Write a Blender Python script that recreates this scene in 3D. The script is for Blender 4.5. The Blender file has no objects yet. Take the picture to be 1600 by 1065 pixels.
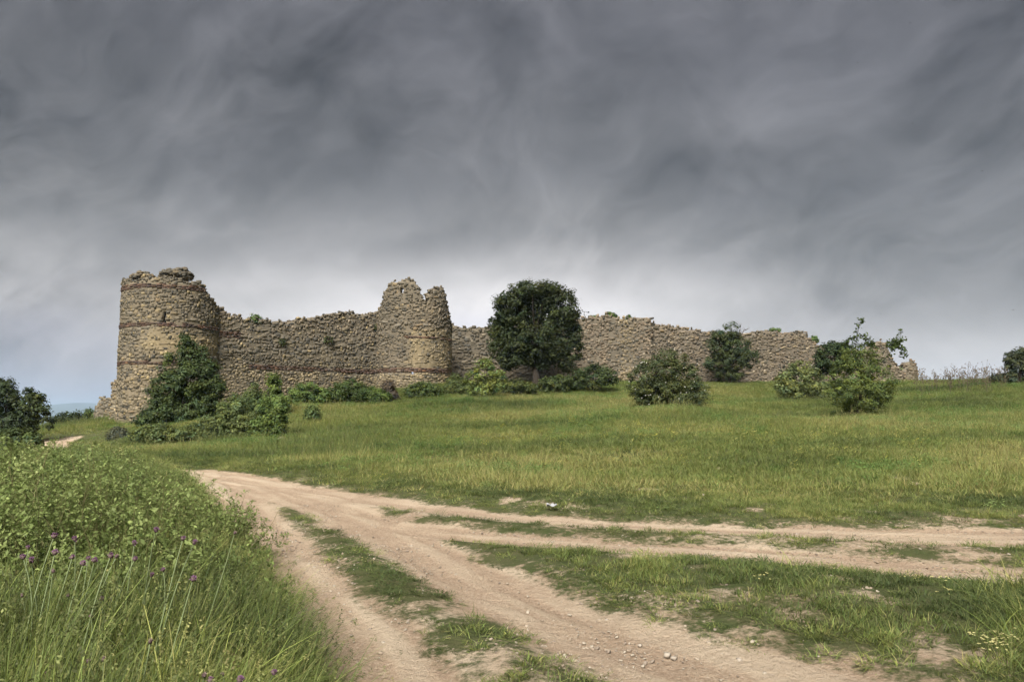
import bpy, math
import numpy as np

# ------------------------------------------------------------------ camera, sky, sun, exposure
SC = bpy.context.scene
COL = SC.collection
FPX, CX, CY, HOR, CAMZ = 1200.0, 800.0, 532.5, 650.0, 1.7      # photograph pixels (1600 x 1065)
PITCH = math.atan((HOR - CY) / FPX)
cam_d = bpy.data.cameras.new('camera')
cam = bpy.data.objects.new('camera', cam_d)
COL.objects.link(cam)
cam.location = (0, 0, CAMZ)
cam.rotation_euler = (math.pi / 2 + PITCH, 0, 0)
cam_d.sensor_width = 36.0
cam_d.lens = 36.0 * FPX / 1600.0
cam_d.clip_start = 0.05
cam_d.clip_end = 40000
SC.camera = cam
SC.view_settings.view_transform = 'Standard'
SC.view_settings.look = 'None'
SC.view_settings.gamma = 1.0
SC.view_settings.use_curve_mapping = False
EXPOSURE = 2.45
SC.view_settings.exposure = EXPOSURE
SC.render.engine = 'CYCLES'
SC.cycles.use_denoising = True
SC.cycles.use_adaptive_sampling = True
SC.cycles.adaptive_threshold = 0.04
SC.cycles.max_bounces = 4
SC.cycles.diffuse_bounces = 2
SC.cycles.transmission_bounces = 4
SC.cycles.transparent_max_bounces = 4
SC.cycles.volume_bounces = 1
SC.cycles.sample_clamp_indirect = 4.0

SUN_AZ = math.radians(-163)     # from +Y (view direction) clockwise: behind the camera, to the left
SUN_EL = math.radians(46)
sun_pos = (math.sin(SUN_AZ) * math.cos(SUN_EL), math.cos(SUN_AZ) * math.cos(SUN_EL), math.sin(SUN_EL))
sun_d = bpy.data.lights.new('sun', 'SUN')
sun_d.energy = 1.5
sun_d.angle = math.radians(28)
sun_d.color = (1.0, 0.965, 0.90)
sun = bpy.data.objects.new('sun', sun_d)
COL.objects.link(sun)
import mathutils
sun.rotation_euler = mathutils.Vector(sun_pos).to_track_quat('Z', 'Y').to_euler()
sun.location = (-20, -20, 40)


SKY_SEED = 15.2


def build_world():
    w = bpy.data.worlds.new('World')
    SC.world = w
    w.use_nodes = True
    nt = w.node_tree
    nt.nodes.clear()
    N = nt.nodes.new
    L = nt.links.new

    def math_(op, a, b=None, c=None, clamp=False):
        n = N('ShaderNodeMath')
        n.operation = op
        n.use_clamp = clamp
        for i, v in enumerate((a, b, c)):
            if v is None:
                continue
            if isinstance(v, (int, float)):
                n.inputs[i].default_value = v
            else:
                L(v, n.inputs[i])
        return n.outputs[0]

    tc = N('ShaderNodeTexCoord')
    sep = N('ShaderNodeSeparateXYZ')
    L(tc.outputs['Generated'], sep.inputs[0])
    x, y, z = sep.outputs
    zc = math_('MAXIMUM', z, 0.0)
    den = math_('ADD', zc, 0.30)
    cmb = N('ShaderNodeCombineXYZ')
    L(math_('DIVIDE', x, den), cmb.inputs[0])
    L(math_('DIVIDE', y, den), cmb.inputs[1])

    def noise(vec, scale, detail, rough, dist, loc=(0, 0, 0), sc=(1, 1, 1), rot=0.0):
        mp = N('ShaderNodeMapping')
        mp.inputs['Location'].default_value = loc
        mp.inputs['Rotation'].default_value = (0, 0, rot)
        mp.inputs['Scale'].default_value = sc
        L(vec, mp.inputs[0])
        n = N('ShaderNodeTexNoise')
        n.inputs['Scale'].default_value = scale
        n.inputs['Detail'].default_value = detail
        n.inputs['Roughness'].default_value = rough
        n.inputs['Distortion'].default_value = dist
        L(mp.outputs[0], n.inputs['Vector'])
        return n.outputs['Fac']

    # layered cloud: noise over the direction, drawn out sideways and tilted, bent by a slow warp
    warp = N('ShaderNodeTexNoise')
    warp.inputs['Scale'].default_value = 3.0
    warp.inputs['Detail'].default_value = 4
    L(tc.outputs['Generated'], warp.inputs['Vector'])
    wsub = N('ShaderNodeVectorMath')
    wsub.operation = 'SUBTRACT'
    L(warp.outputs['Color'], wsub.inputs[0])
    wsub.inputs[1].default_value = (0.5, 0.5, 0.5)
    wmul = N('ShaderNodeVectorMath')
    wmul.operation = 'SCALE'
    L(wsub.outputs[0], wmul.inputs[0])
    wmul.inputs['Scale'].default_value = 0.30
    wadd = N('ShaderNodeVectorMath')
    wadd.operation = 'ADD'
    L(tc.outputs['Generated'], wadd.inputs[0])
    L(wmul.outputs[0], wadd.inputs[1])
    W = wadd.outputs[0]

    def band(tilt, stretch, scale, detail, rough, loc):
        """noise streaks lying along a line tilted in the sky"""
        m1 = N('ShaderNodeMapping')
        m1.inputs['Rotation'].default_value = (0, tilt, 0)
        L(W, m1.inputs[0])
        return noise(m1.outputs[0], scale, detail, rough, 0.0, loc, (1.0, 1.0, stretch))

    S_ = SKY_SEED
    big = band(0.25, 1.5, 2.6, 3, 0.5, (S_, 1.7, 0.4))
    mid = band(0.45, 2.0, 4.2, 6, 0.58, (7.4 + S_, 2.2, 0.9))
    fine = band(-0.5, 2.2, 9.0, 8, 0.62, (1.4, 9.2 + S_, 3.0))
    azm = math_('ARCTAN2', x, y)

    def lobe_at(az, el, sa, se):
        a_ = math_('DIVIDE', math_('SUBTRACT', azm, az), sa)
        e_ = math_('DIVIDE', math_('SUBTRACT', z, el), se)
        return math_('POWER', 2.71828, math_('MULTIPLY', math_('ADD', math_('MULTIPLY', a_, a_), math_('MULTIPLY', e_, e_)), -1.0))

    glow = lobe_at(-0.03, 0.145, 0.36, 0.075)       # bright gap under the far edge of the deck
    glow2 = lobe_at(0.56, 0.045, 0.22, 0.05)
    zz = math_('ADD', zc, math_('MULTIPLY', math_('SUBTRACT', big, 0.5), 0.15))
    zz = math_('ADD', zz, math_('MULTIPLY', math_('SUBTRACT', mid, 0.5), 0.09))
    zz = math_('ADD', zz, math_('MULTIPLY', math_('DIVIDE', math_('SUBTRACT', azm, 0.1), 0.35, None, True), 0.055))
    ramp = N('ShaderNodeValToRGB')
    cr = ramp.color_ramp
    cr.interpolation = 'EASE'
    stops = [(0.0, (0.47, 0.48, 0.58)), (0.06, (0.45, 0.45, 0.51)), (0.12, (0.385, 0.382, 0.40)),
             (0.17, (0.29, 0.29, 0.302)), (0.235, (0.195, 0.196, 0.206)), (0.32, (0.136, 0.138, 0.150)),
             (0.5, (0.108, 0.110, 0.126)), (1.0, (0.11, 0.11, 0.125))]
    cr.elements[0].position = stops[0][0]
    cr.elements[0].color = (*stops[0][1], 1)
    cr.elements[1].position = stops[-1][0]
    cr.elements[1].color = (*stops[-1][1], 1)
    for p, c in stops[1:-1]:
        e = cr.elements.new(p)
        e.color = (c[0] * 1.04, c[1] * 1.005, c[2] * 0.955, 1)
    L(zz, ramp.inputs[0])
    wv = math_('ADD', math_('MULTIPLY', math_('SUBTRACT', mid, 0.5), 2.3), math_('MULTIPLY', math_('SUBTRACT', fine, 0.5), 0.85))
    wv = math_('ADD', wv, math_('MULTIPLY', math_('SUBTRACT', big, 0.5), 1.7))
    rid = band(0.6, 2.6, 3.4, 7, 0.6, (2.2, 4.4 + SKY_SEED, 5.0))
    rid = math_('SUBTRACT', 1.0, math_('MULTIPLY', math_('ABSOLUTE', math_('SUBTRACT', rid, 0.5)), 5.0), None, True)
    wv = math_('ADD', wv, math_('MULTIPLY', math_('POWER', rid, 2.0), 0.30))
    wv = math_('ADD', wv, math_('MULTIPLY', lobe_at(0.31, 0.36, 0.12, 0.035), 0.35))
    wv = math_('ADD', wv, math_('MULTIPLY', lobe_at(0.05, 0.28, 0.13, 0.05), 0.30))
    wv = math_('SUBTRACT', wv, 0.06)
    calm = math_('ADD', 0.35, math_('MULTIPLY', math_('DIVIDE', zc, 0.25, None, True), 0.65))
    wv = math_('MULTIPLY', wv, calm)
    gain = math_('ADD', 1.0, wv)
    gain = math_('ADD', gain, math_('MULTIPLY', glow, 1.55))
    gain = math_('ADD', gain, math_('MULTIPLY', glow2, 0.75))
    gain = math_('MAXIMUM', gain, 0.5)
    mul = N('ShaderNodeVectorMath')
    mul.operation = 'SCALE'
    L(ramp.outputs[0], mul.inputs[0])
    L(gain, mul.inputs['Scale'])
    # displayed brightness / exposure gain, so the picture shows the ramp's values
    sc = N('ShaderNodeVectorMath')
    sc.operation = 'SCALE'
    L(mul.outputs[0], sc.inputs[0])
    sc.inputs['Scale'].default_value = 1.0 / (2 ** EXPOSURE)
    bg = N('ShaderNodeBackground')
    L(sc.outputs[0], bg.inputs['Color'])
    bg.inputs['Strength'].default_value = 1.0
    sky = N('ShaderNodeTexSky')
    sky.sky_type = 'NISHITA'
    sky.sun_disc = False
    sky.sun_elevation = SUN_EL
    sky.sun_rotation = SUN_AZ
    bg2 = N('ShaderNodeBackground')
    L(sky.outputs[0], bg2.inputs['Color'])
    bg2.inputs['Strength'].default_value = 0.05
    mix = N('ShaderNodeMixShader')
    mix.inputs[0].default_value = 0.02
    L(bg.outputs[0], mix.inputs[1])
    L(bg2.outputs[0], mix.inputs[2])
    out = N('ShaderNodeOutputWorld')
    L(mix.outputs[0], out.inputs['Surface'])


build_world()

# ------------------------------------------------------------------ numeric helpers
RNG = np.random.default_rng(11)


def ray(px, py):
    a = (px - CX) / FPX
    b = -(py - CY) / FPX
    c, s = math.cos(PITCH), math.sin(PITCH)
    return np.array([a, c - b * s, s + b * c])


def at(px, py, Y):
    d = ray(px, py)
    return np.array([0, 0, CAMZ]) + d * (Y / d[1])


def hash2(ix, iy, seed):
    h = (ix.astype(np.int64) * 374761393 + iy.astype(np.int64) * 668265263 + seed * 974711) & 0x7fffffff
    h = ((h ^ (h >> 13)) * 1274126177) & 0x7fffffff
    return ((h ^ (h >> 16)) & 0xffff) / 65535.0


def vnoise(x, y, seed=0):
    x = np.asarray(x, float)
    y = np.asarray(y, float)
    ix, iy = np.floor(x).astype(np.int64), np.floor(y).astype(np.int64)
    fx, fy = x - ix, y - iy
    fx = fx * fx * (3 - 2 * fx)
    fy = fy * fy * (3 - 2 * fy)
    a = hash2(ix, iy, seed) * (1 - fx) + hash2(ix + 1, iy, seed) * fx
    b = hash2(ix, iy + 1, seed) * (1 - fx) + hash2(ix + 1, iy + 1, seed) * fx
    return a * (1 - fy) + b * fy


def fbm(x, y, seed=0, octv=4):
    t, amp, tot = 0.0, 1.0, 0.0
    for o in range(octv):
        t = t + vnoise(x * 2 ** o + 17.3 * o, y * 2 ** o - 9.1 * o, seed + o) * amp
        tot += amp
        amp *= 0.5
    return t / tot


def sstep(a, b, x):
    t = np.clip((np.asarray(x, float) - a) / (b - a), 0, 1)
    return t * t * (3 - 2 * t)


# ------------------------------------------------------------------ materials
def new_mat(name):
    m = bpy.data.materials.new(name)
    m.use_nodes = True
    nt = m.node_tree
    nt.nodes.clear()
    return m, nt, nt.nodes.new, nt.links.new


def mixc(N, L, fac, a, b, mode='MIX'):
    n = N('ShaderNodeMix')
    n.data_type = 'RGBA'
    n.blend_type = mode
    for sock, v in ((n.inputs[0], fac), (n.inputs[6], a), (n.inputs[7], b)):
        if isinstance(v, (int, float)):
            sock.default_value = v
        elif isinstance(v, tuple):
            sock.default_value = (*v, 1)
        else:
            L(v, sock)
    return n.outputs[2]


def noise_n(N, L, scale, detail=5, rough=0.6, vec=None):
    n = N('ShaderNodeTexNoise')
    n.inputs['Scale'].default_value = scale
    n.inputs['Detail'].default_value = detail
    n.inputs['Roughness'].default_value = rough
    if vec is not None:
        L(vec, n.inputs['Vector'])
    return n.outputs['Fac']


def remap(N, L, v, a, b, c=0.0, d=1.0):
    n = N('ShaderNodeMapRange')
    L(v, n.inputs[0])
    n.inputs[1].default_value, n.inputs[2].default_value = a, b
    n.inputs[3].default_value, n.inputs[4].default_value = c, d
    return n.outputs[0]


def finish(N, L, col, rough=0.9, bump=None, bstr=0.4, bdist=0.02, spec=0.2):
    p = N('ShaderNodeBsdfPrincipled')
    if isinstance(col, tuple):
        p.inputs['Base Color'].default_value = (*col, 1)
    else:
        L(col, p.inputs['Base Color'])
    p.inputs['Roughness'].default_value = rough
    p.inputs['Specular IOR Level'].default_value = spec
    if bump is not None:
        b = N('ShaderNodeBump')
        b.inputs['Strength'].default_value = bstr
        b.inputs['Distance'].default_value = bdist
        L(bump, b.inputs['Height'])
        L(b.outputs[0], p.inputs['Normal'])
    o = N('ShaderNodeOutputMaterial')
    L(p.outputs[0], o.inputs[0])


def tint_mat(name, nscale=6.0, amount=0.35, bump=True, rough=0.92):
    """colour comes from the mesh's own 'tint' attribute, weathered by noise"""
    m, nt, N, L = new_mat(name)
    a = N('ShaderNodeAttribute')
    a.attribute_name = 'tint'
    tc = N('ShaderNodeTexCoord')
    n1 = noise_n(N, L, nscale, 6, 0.65, tc.outputs['Object'])
    n2 = noise_n(N, L, nscale * 0.12, 4, 0.6, tc.outputs['Object'])
    dark = mixc(N, L, 1.0, a.outputs['Color'], (0.55, 0.54, 0.52), 'MULTIPLY')
    c = mixc(N, L, remap(N, L, n1, 0.35, 0.75, 0.0, amount * 2), a.outputs['Color'], dark)
    c = mixc(N, L, remap(N, L, n2, 0.44, 0.70, 0.0, 0.5), c, (0.105, 0.096, 0.078))
    finish(N, L, c, rough, n1 if bump else None, 0.6, 0.04)
    return m


def piece_mat(name, cols):
    """single stones: each takes its own colour by object"""
    m, nt, N, L = new_mat(name)
    oi = N('ShaderNodeObjectInfo')
    r = N('ShaderNodeValToRGB')
    r.color_ramp.interpolation = 'CONSTANT'
    cr = r.color_ramp
    cr.elements[0].color = (*cols[0], 1)
    cr.elements[1].position = 1.0 / len(cols)
    cr.elements[1].color = (*cols[1], 1)
    for i in range(2, len(cols)):
        e = cr.elements.new(i / len(cols))
        e.color = (*cols[i], 1)
    L(oi.outputs['Random'], r.inputs[0])
    tc = N('ShaderNodeTexCoord')
    n1 = noise_n(N, L, 5.0, 6, 0.65, tc.outputs['Object'])
    dark = mixc(N, L, 1.0, r.outputs[0], (0.55, 0.54, 0.52), 'MULTIPLY')
    c = mixc(N, L, remap(N, L, n1, 0.35, 0.75, 0.0, 0.7), r.outputs[0], dark)
    finish(N, L, c, 0.92, n1, 0.5, 0.03)
    return m


def leaf_mat(name, trans=0.35, instancer=None, rough=0.6):
    """leaves: colour from the mesh's tint attribute, or between two tints per instance"""
    m, nt, N, L = new_mat(name)
    if instancer is None:
        a = N('ShaderNodeAttribute')
        a.attribute_name = 'tint'
        col = a.outputs['Color']
    else:
        a = N('ShaderNodeAttribute')
        a.attribute_type = 'INSTANCER'
        a.attribute_name = 'tint'
        b = N('ShaderNodeAttribute')
        b.attribute_name = 'shade'
        r = N('ShaderNodeValToRGB')
        cr = r.color_ramp
        k = len(instancer)
        cr.elements[0].color = (*instancer[0], 1)
        cr.elements[1].color = (*instancer[-1], 1)
        for i in range(1, k - 1):
            e = cr.elements.new(i / (k - 1))
            e.color = (*instancer[i], 1)
        L(a.outputs['Fac'], r.inputs[0])
        col = mixc(N, L, 1.0, r.outputs[0], b.outputs['Color'], 'MULTIPLY')
    p = N('ShaderNodeBsdfPrincipled')
    L(col, p.inputs['Base Color'])
    p.inputs['Roughness'].default_value = rough
    p.inputs['Specular IOR Level'].default_value = 0.25
    t = N('ShaderNodeBsdfTranslucent')
    L(col, t.inputs['Color'])
    mx = N('ShaderNodeMixShader')
    mx.inputs[0].default_value = trans
    L(p.outputs[0], mx.inputs[1])
    L(t.outputs[0], mx.inputs[2])
    o = N('ShaderNodeOutputMaterial')
    L(mx.outputs[0], o.inputs[0])
    return m


def plain_mat(name, col, rough=0.8, nscale=8.0, var=0.4):
    m, nt, N, L = new_mat(name)
    tc = N('ShaderNodeTexCoord')
    n = noise_n(N, L, nscale, 5, 0.6, tc.outputs['Object'])
    dk = tuple(c * (1 - var) for c in col)
    c = mixc(N, L, remap(N, L, n, 0.3, 0.7), col, dk)
    finish(N, L, c, rough, n, 0.4, 0.01)
    return m


M = {}
M['masonry'] = tint_mat('masonry_stone', 5.0)
M['mortar'] = tint_mat('mortar', 2.5, 0.3)
M['brick'] = tint_mat('thin_brick', 9.0, 0.3)
M['stone_grey'] = piece_mat('stone_grey', [(0.19, 0.162, 0.118), (0.15, 0.134, 0.105), (0.215, 0.178, 0.12), (0.12, 0.11, 0.092), (0.195, 0.17, 0.13), (0.165, 0.138, 0.098)])
M['stone_tan'] = piece_mat('stone_tan', [(0.24, 0.19, 0.12), (0.20, 0.165, 0.112), (0.28, 0.22, 0.135), (0.15, 0.132, 0.10), (0.22, 0.19, 0.145), (0.25, 0.185, 0.112)])
M['leaf'] = leaf_mat('leaf')
M['bark'] = plain_mat('bark', (0.045, 0.036, 0.027), 0.95, 14)
M['twig'] = plain_mat('dry_twig', (0.12, 0.095, 0.08), 0.95, 14)
M['petal_white'] = plain_mat('white_petal', (0.55, 0.54, 0.46), 0.7, 20, 0.1)
M['petal_purple'] = plain_mat('purple_petal', (0.30, 0.15, 0.27), 0.8, 60, 0.45)
M['thistle_bulb'] = plain_mat('thistle_bulb', (0.17, 0.115, 0.11), 0.8, 60, 0.45)
M['thistle_stem'] = plain_mat('thistle_stem', (0.24, 0.29, 0.14), 0.7, 20, 0.25)
M['petal_dry'] = plain_mat('dry_petal', (0.30, 0.22, 0.19), 0.8, 60, 0.3)
M['pebble'] = piece_mat('pebble', [(0.46, 0.38, 0.29), (0.40, 0.32, 0.24), (0.50, 0.43, 0.34), (0.34, 0.28, 0.22)])
M['pale_rock'] = plain_mat('pale_rock', (0.40, 0.345, 0.28), 0.9, 20, 0.25)
M['litter'] = plain_mat('white_paper', (0.36, 0.36, 0.37), 0.6, 12, 0.08)
M['bird'] = plain_mat('dark_plumage', (0.03, 0.03, 0.035), 0.8, 20, 0.3)


# ------------------------------------------------------------------ mesh and object helpers
def mk_mesh(name, V, F, mat, tint=None, extra=None, smooth=False):
    """F: list of (m,k) index arrays; tint (n,3) per vertex"""
    V = np.ascontiguousarray(V, dtype=np.float32)
    if isinstance(F, np.ndarray):
        F = [F]
    me = bpy.data.meshes.new(name)
    me.vertices.add(len(V))
    me.vertices.foreach_set('co', V.ravel())
    loops = np.concatenate([f.ravel() for f in F]).astype(np.int32)
    tot = np.concatenate([np.full(len(f), f.shape[1], np.int32) for f in F])
    start = np.concatenate([[0], np.cumsum(tot)[:-1]]).astype(np.int32)
    me.loops.add(len(loops))
    me.loops.foreach_set('vertex_index', loops)
    me.polygons.add(len(tot))
    me.polygons.foreach_set('loop_start', start)
    if smooth:
        me.polygons.foreach_set('use_smooth', np.ones(len(tot), bool))
    if tint is not None:
        a = me.attributes.new('tint', 'FLOAT_COLOR', 'POINT')
        c = np.ones((len(V), 4), np.float32)
        c[:, :3] = tint
        a.data.foreach_set('color', c.ravel())
    for k, v in (extra or {}).items():
        v = np.asarray(v, np.float32)
        if v.ndim == 2:
            a = me.attributes.new(k, 'FLOAT_COLOR', 'POINT')
            c = np.ones((len(V), 4), np.float32)
            c[:, :3] = v
            a.data.foreach_set('color', c.ravel())
        else:
            a = me.attributes.new(k, 'FLOAT', 'POINT')
            a.data.foreach_set('value', v)
    me.update(calc_edges=True)
    me.validate()
    if mat is not None:
        me.materials.append(mat)
    return me


def link(name, data, parent=None, loc=(0, 0, 0)):
    o = bpy.data.objects.new(name, data)
    COL.objects.link(o)
    o.location = loc
    if parent is not None:
        o.parent = parent
    return o


def thing(name, label, cat, loc, group=None):
    o = link(name, None, None, tuple(float(v) for v in loc))
    o.empty_display_size = 0.3
    tag(o, label, cat, group, 'thing')
    return o


def tag(o, label=None, cat=None, group=None, kind=None):
    for k, v in (('label', label), ('category', cat), ('group', group), ('kind', kind)):
        if v:
            o[k] = v
    return o


def part(name, V, F, mat, parent, tint=None, kind=None, smooth=False):
    V = np.asarray(V, float) - np.array(parent.location)
    o = link(name, mk_mesh(name, V, F, mat, tint, None, smooth), parent)
    if kind:
        o['kind'] = kind
    return o


class Bag:
    """collects verts / faces / tints"""
    def __init__(self):
        self.V, self.F, self.T, self.n = [], {}, [], 0

    def add(self, V, F, tint=None):
        V = np.asarray(V, float).reshape(-1, 3)
        for f in (F if isinstance(F, list) else [F]):
            f = np.asarray(f, np.int64)
            self.F.setdefault(f.shape[1], []).append(f + self.n)
        self.V.append(V)
        if tint is not None:
            t = np.asarray(tint, float)
            self.T.append(np.broadcast_to(t, (len(V), 3)) if t.ndim == 1 else t)
        self.n += len(V)

    def out(self):
        return np.concatenate(self.V), [np.concatenate(f) for f in self.F.values()], (np.concatenate(self.T) if self.T else None)


def tube(pts, radii, sides=6):
    pts = np.asarray(pts, float)
    radii = np.asarray(radii, float)
    d = np.gradient(pts, axis=0)
    d /= np.linalg.norm(d, axis=1, keepdims=True) + 1e-9
    ref = np.where(np.abs(d[:, 2:3]) > 0.9, np.array([[1.0, 0, 0]]), np.array([[0, 0, 1.0]]))
    u = np.cross(d, ref)
    u /= np.linalg.norm(u, axis=1, keepdims=True) + 1e-9
    w = np.cross(d, u)
    a = np.linspace(0, 2 * np.pi, sides, endpoint=False)
    V = pts[:, None] + radii[:, None, None] * (np.cos(a)[None, :, None] * u[:, None] + np.sin(a)[None, :, None] * w[:, None])
    n = len(pts)
    i = np.arange(n - 1)[:, None] * sides
    j = np.arange(sides)[None]
    k = (j + 1) % sides
    F = np.stack([i + j, i + k, i + sides + k, i + sides + j], -1).reshape(-1, 4)
    return V.reshape(-1, 3), F


# ------------------------------------------------------------------ terrain
CTRL = []
for X in (-14, -7, 0, 7, 14):
    for Y in (-6, 2, 8, 13):
        CTRL.append((X, Y, 0.0))
for px, py, Y in [(310, 745, 21), (450, 690, 36), (250, 702, 33), (180, 668, 53), (150, 660, 58), (75, 702, 40), (80, 686, 48),
                  (112, 670, 54), (340, 645, 50), (450, 640, 50), (520, 630, 55), (640, 612, 58), (700, 602, 60), (835, 602, 64),
                  (1000, 597, 70), (1260, 600, 76), (1430, 598, 80), (1500, 602, 62), (1600, 597, 60), (1750, 590, 60), (800, 640, 47),
                  (1000, 645, 41), (1330, 645, 41), (1180, 640, 45), (1500, 640, 44), (600, 662, 41), (600, 700, 28.5), (800, 700, 28),
                  (1000, 700, 27), (1200, 700, 27), (1500, 700, 26), (800, 760, 18.5), (1200, 760, 18), (1600, 760, 17), (1650, 700, 26),
                  (10, 705, 44), (-150, 720, 40), (-100, 690, 60), (400, 655, 47), (900, 622, 56), (1250, 620, 56)]:
    CTRL.append(tuple(at(px, py, Y)))
CTRL += [(-48, 75, -1.5), (-70, 95, -6), (-35, 100, 0.5), (-20, 95, 3.0), (10, 100, 5.0), (45, 105, 5.0), (80, 95, 4.0), (85, 60, 4.6), (60, 30, 1.2), (-60, 40, -1.5), (-40, 20, -0.3)]
CTRL = np.array(CTRL, float)


def tps_k(r2):
    return 0.5 * r2 * np.log(r2 + 1e-9)


_n = len(CTRL)
_K = tps_k(((CTRL[:, None, :2] - CTRL[None, :, :2]) ** 2).sum(-1)) + np.eye(_n) * 6.0
_P = np.c_[np.ones(_n), CTRL[:, :2]]
_W = np.linalg.solve(np.block([[_K, _P], [_P.T, np.zeros((3, 3))]]), np.r_[CTRL[:, 2], 0, 0, 0])


def base_z(x, y):
    x = np.asarray(x, float)
    y = np.asarray(y, float)
    z = _W[_n] + _W[_n + 1] * x + _W[_n + 2] * y
    for i in range(_n):
        z = z + _W[i] * tps_k((x - CTRL[i, 0]) ** 2 + (y - CTRL[i, 1]) ** 2)
    r = np.hypot(x, y - 40)
    t = sstep(60, 120, r)
    side = sstep(-15, -60, x) * sstep(40, 90, y)
    far = 3.0 - 6 * side - 45 * sstep(110, 900, r)
    return z * (1 - t) + far * t


def to_ground(px, py, y0=3.0, y1=95.0):
    d = ray(px, py)
    Y = np.arange(y0, y1, 0.05)
    P = np.array([0, 0, CAMZ])[None] + d[None] * (Y / d[1])[:, None]
    below = P[:, 2] < base_z(P[:, 0], P[:, 1])
    k = int(np.argmax(below)) if below.any() else len(Y) - 1
    return P[k, 0], P[k, 1]


# bare earth: wheel tracks as centre lines (traced on the ground) with half widths in metres
def lane(pix, half):
    pts = [to_ground(*p) for p in pix]
    return np.array(pts), np.array(half, float)


LANES = [
    lane([(262, 734), (318, 748), (378, 795), (430, 845), (468, 900), (540, 970), (605, 1050)], [0.9, 1.0, 0.50, 0.36, 0.30, 0.30, 0.33]),
    lane([(318, 748), (410, 762), (510, 793), (612, 842), (715, 900), (825, 955), (950, 1005), (1100, 1058)], [1.0, 0.9, 0.58, 0.45, 0.42, 0.45, 0.5, 0.62]),
    lane([(540, 822), (640, 832), (800, 846), (1000, 860), (1200, 872), (1400, 889), (1620, 906)], [0.5, 0.48, 0.42, 0.38, 0.40, 0.45, 0.5]),
    lane([(440, 765), (520, 778), (640, 793), (800, 813), (1000, 827), (1200, 834), (1400, 842), (1640, 846)], [0.8, 0.6, 0.42, 0.34, 0.40, 0.48, 0.62, 0.9]),
]
LANES[0] = (np.vstack([LANES[0][0], [[-0.25, 3.0], [0.2, -3]]]), np.r_[LANES[0][1], 0.45, 0.45])
LANES[1] = (np.vstack([LANES[1][0], [[2.6, 3.4], [3.6, 1.0], [4, -3]]]), np.r_[LANES[1][1], 0.9, 0.9, 0.9])
for _k in (2, 3):          # the right-hand branch runs on beyond the picture
    _p, _h = LANES[_k]
    _d = (_p[-1] - _p[-3]) / np.linalg.norm(_p[-1] - _p[-3])
    LANES[_k] = (np.vstack([_p, _p[-1] + _d * 8, _p[-1] + _d * 30 + np.array([0, 4.0])]), np.r_[_h, 0.7, 0.8])
ROAD_FAR = (np.array([to_ground(90, 684), to_ground(78, 692), to_ground(66, 706), (-24.0, 30.0), (-20, 24.0)]), np.array([1.4, 1.1, 0.9, 0.9, 0.9]))
LANES.append(ROAD_FAR)
# patchy, worn ground: (pixel, radius x, radius y, amount)
WORN = [((700, 975), 0.6, 1.1, 0.34), ((790, 1045), 0.8, 0.8, 0.5), ((590, 880), 0.4, 1.4, 0.25), ((1250, 1050), 1.6, 0.7, 0.62), ((1480, 1045), 1.5, 0.5, 0.35),
        ((1080, 960), 1.0, 0.8, 0.42), ((1300, 960), 0.9, 0.5, 0.38), ((1180, 1000), 1.2, 0.7, 0.45), ((1400, 1010), 1.0, 0.5, 0.4), ((900, 890), 0.9, 0.5, 0.3), ((1230, 920), 0.8, 0.3, 0.3), ((880, 800), 1.2, 0.7, 0.5), ((1130, 778), 0.9, 1.1, 0.42), ((1480, 822), 2.2, 0.9, 0.45), ((1560, 845), 1.6, 1.2, 0.45),
        ((1150, 850), 2.6, 0.6, 0.55), ((1400, 865), 2.4, 0.7, 0.5), ((720, 800), 0.9, 0.5, 0.4), ((1000, 905), 1.5, 0.5, 0.2), ((1010, 812), 2.0, 0.6, 0.32)]
WORN = [(*to_ground(*p), rx, ry, a) for p, rx, ry, a in WORN]


def lane_streak(x, y):
    """noise drawn out along the nearest wheel track"""
    best = np.full(np.shape(x), 1e9)
    la, al = np.zeros(np.shape(x)), np.zeros(np.shape(x))
    for j, (pts, hw) in enumerate(LANES):
        run = 7.0 * j
        for i in range(len(pts) - 1):
            a, b = pts[i], pts[i + 1]
            d = b - a
            ln = math.hypot(*d) + 1e-9
            t = np.clip(((x - a[0]) * d[0] + (y - a[1]) * d[1]) / (ln * ln), 0, 1)
            r = np.hypot(x - a[0] - t * d[0], y - a[1] - t * d[1])
            sg = ((x - a[0]) * d[1] - (y - a[1]) * d[0]) / ln
            k = r < best
            best = np.where(k, r, best)
            la = np.where(k, np.sign(sg) * r, la)
            al = np.where(k, run + t * ln, al)
            run += ln
    return fbm(la * 5.5 + 40, al * 0.35, 121, 4), la


def lane_dist(x, y, lanes=LANES):
    """signed distance (m) to the nearest lane edge, negative inside"""
    best = np.full(np.shape(x), 1e9)
    for pts, hw in lanes:
        for i in range(len(pts) - 1):
            a, b = pts[i], pts[i + 1]
            d = b - a
            t = np.clip(((x - a[0]) * d[0] + (y - a[1]) * d[1]) / (d @ d + 1e-9), 0, 1)
            r = np.hypot(x - a[0] - t * d[0], y - a[1] - t * d[1]) - (hw[i] * (1 - t) + hw[i + 1] * t)
            best = np.minimum(best, r)
    return best


BANK = np.array([[-0.05, 0.0], [-0.55, 3.0]] + [list(to_ground(*p)) for p in [(520, 1065), (455, 985), (402, 910), (358, 850), (330, 805), (305, 770), (276, 742)]] + [[-13.5, 27.0], [-22.0, 40]])
BANK = BANK[np.argsort(BANK[:, 1])]


def bank_in(x, y):
    """metres into the overgrown bank on the left of the track"""
    return (np.interp(y, BANK[:, 1], BANK[:, 0]) - x) * 0.9


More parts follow.
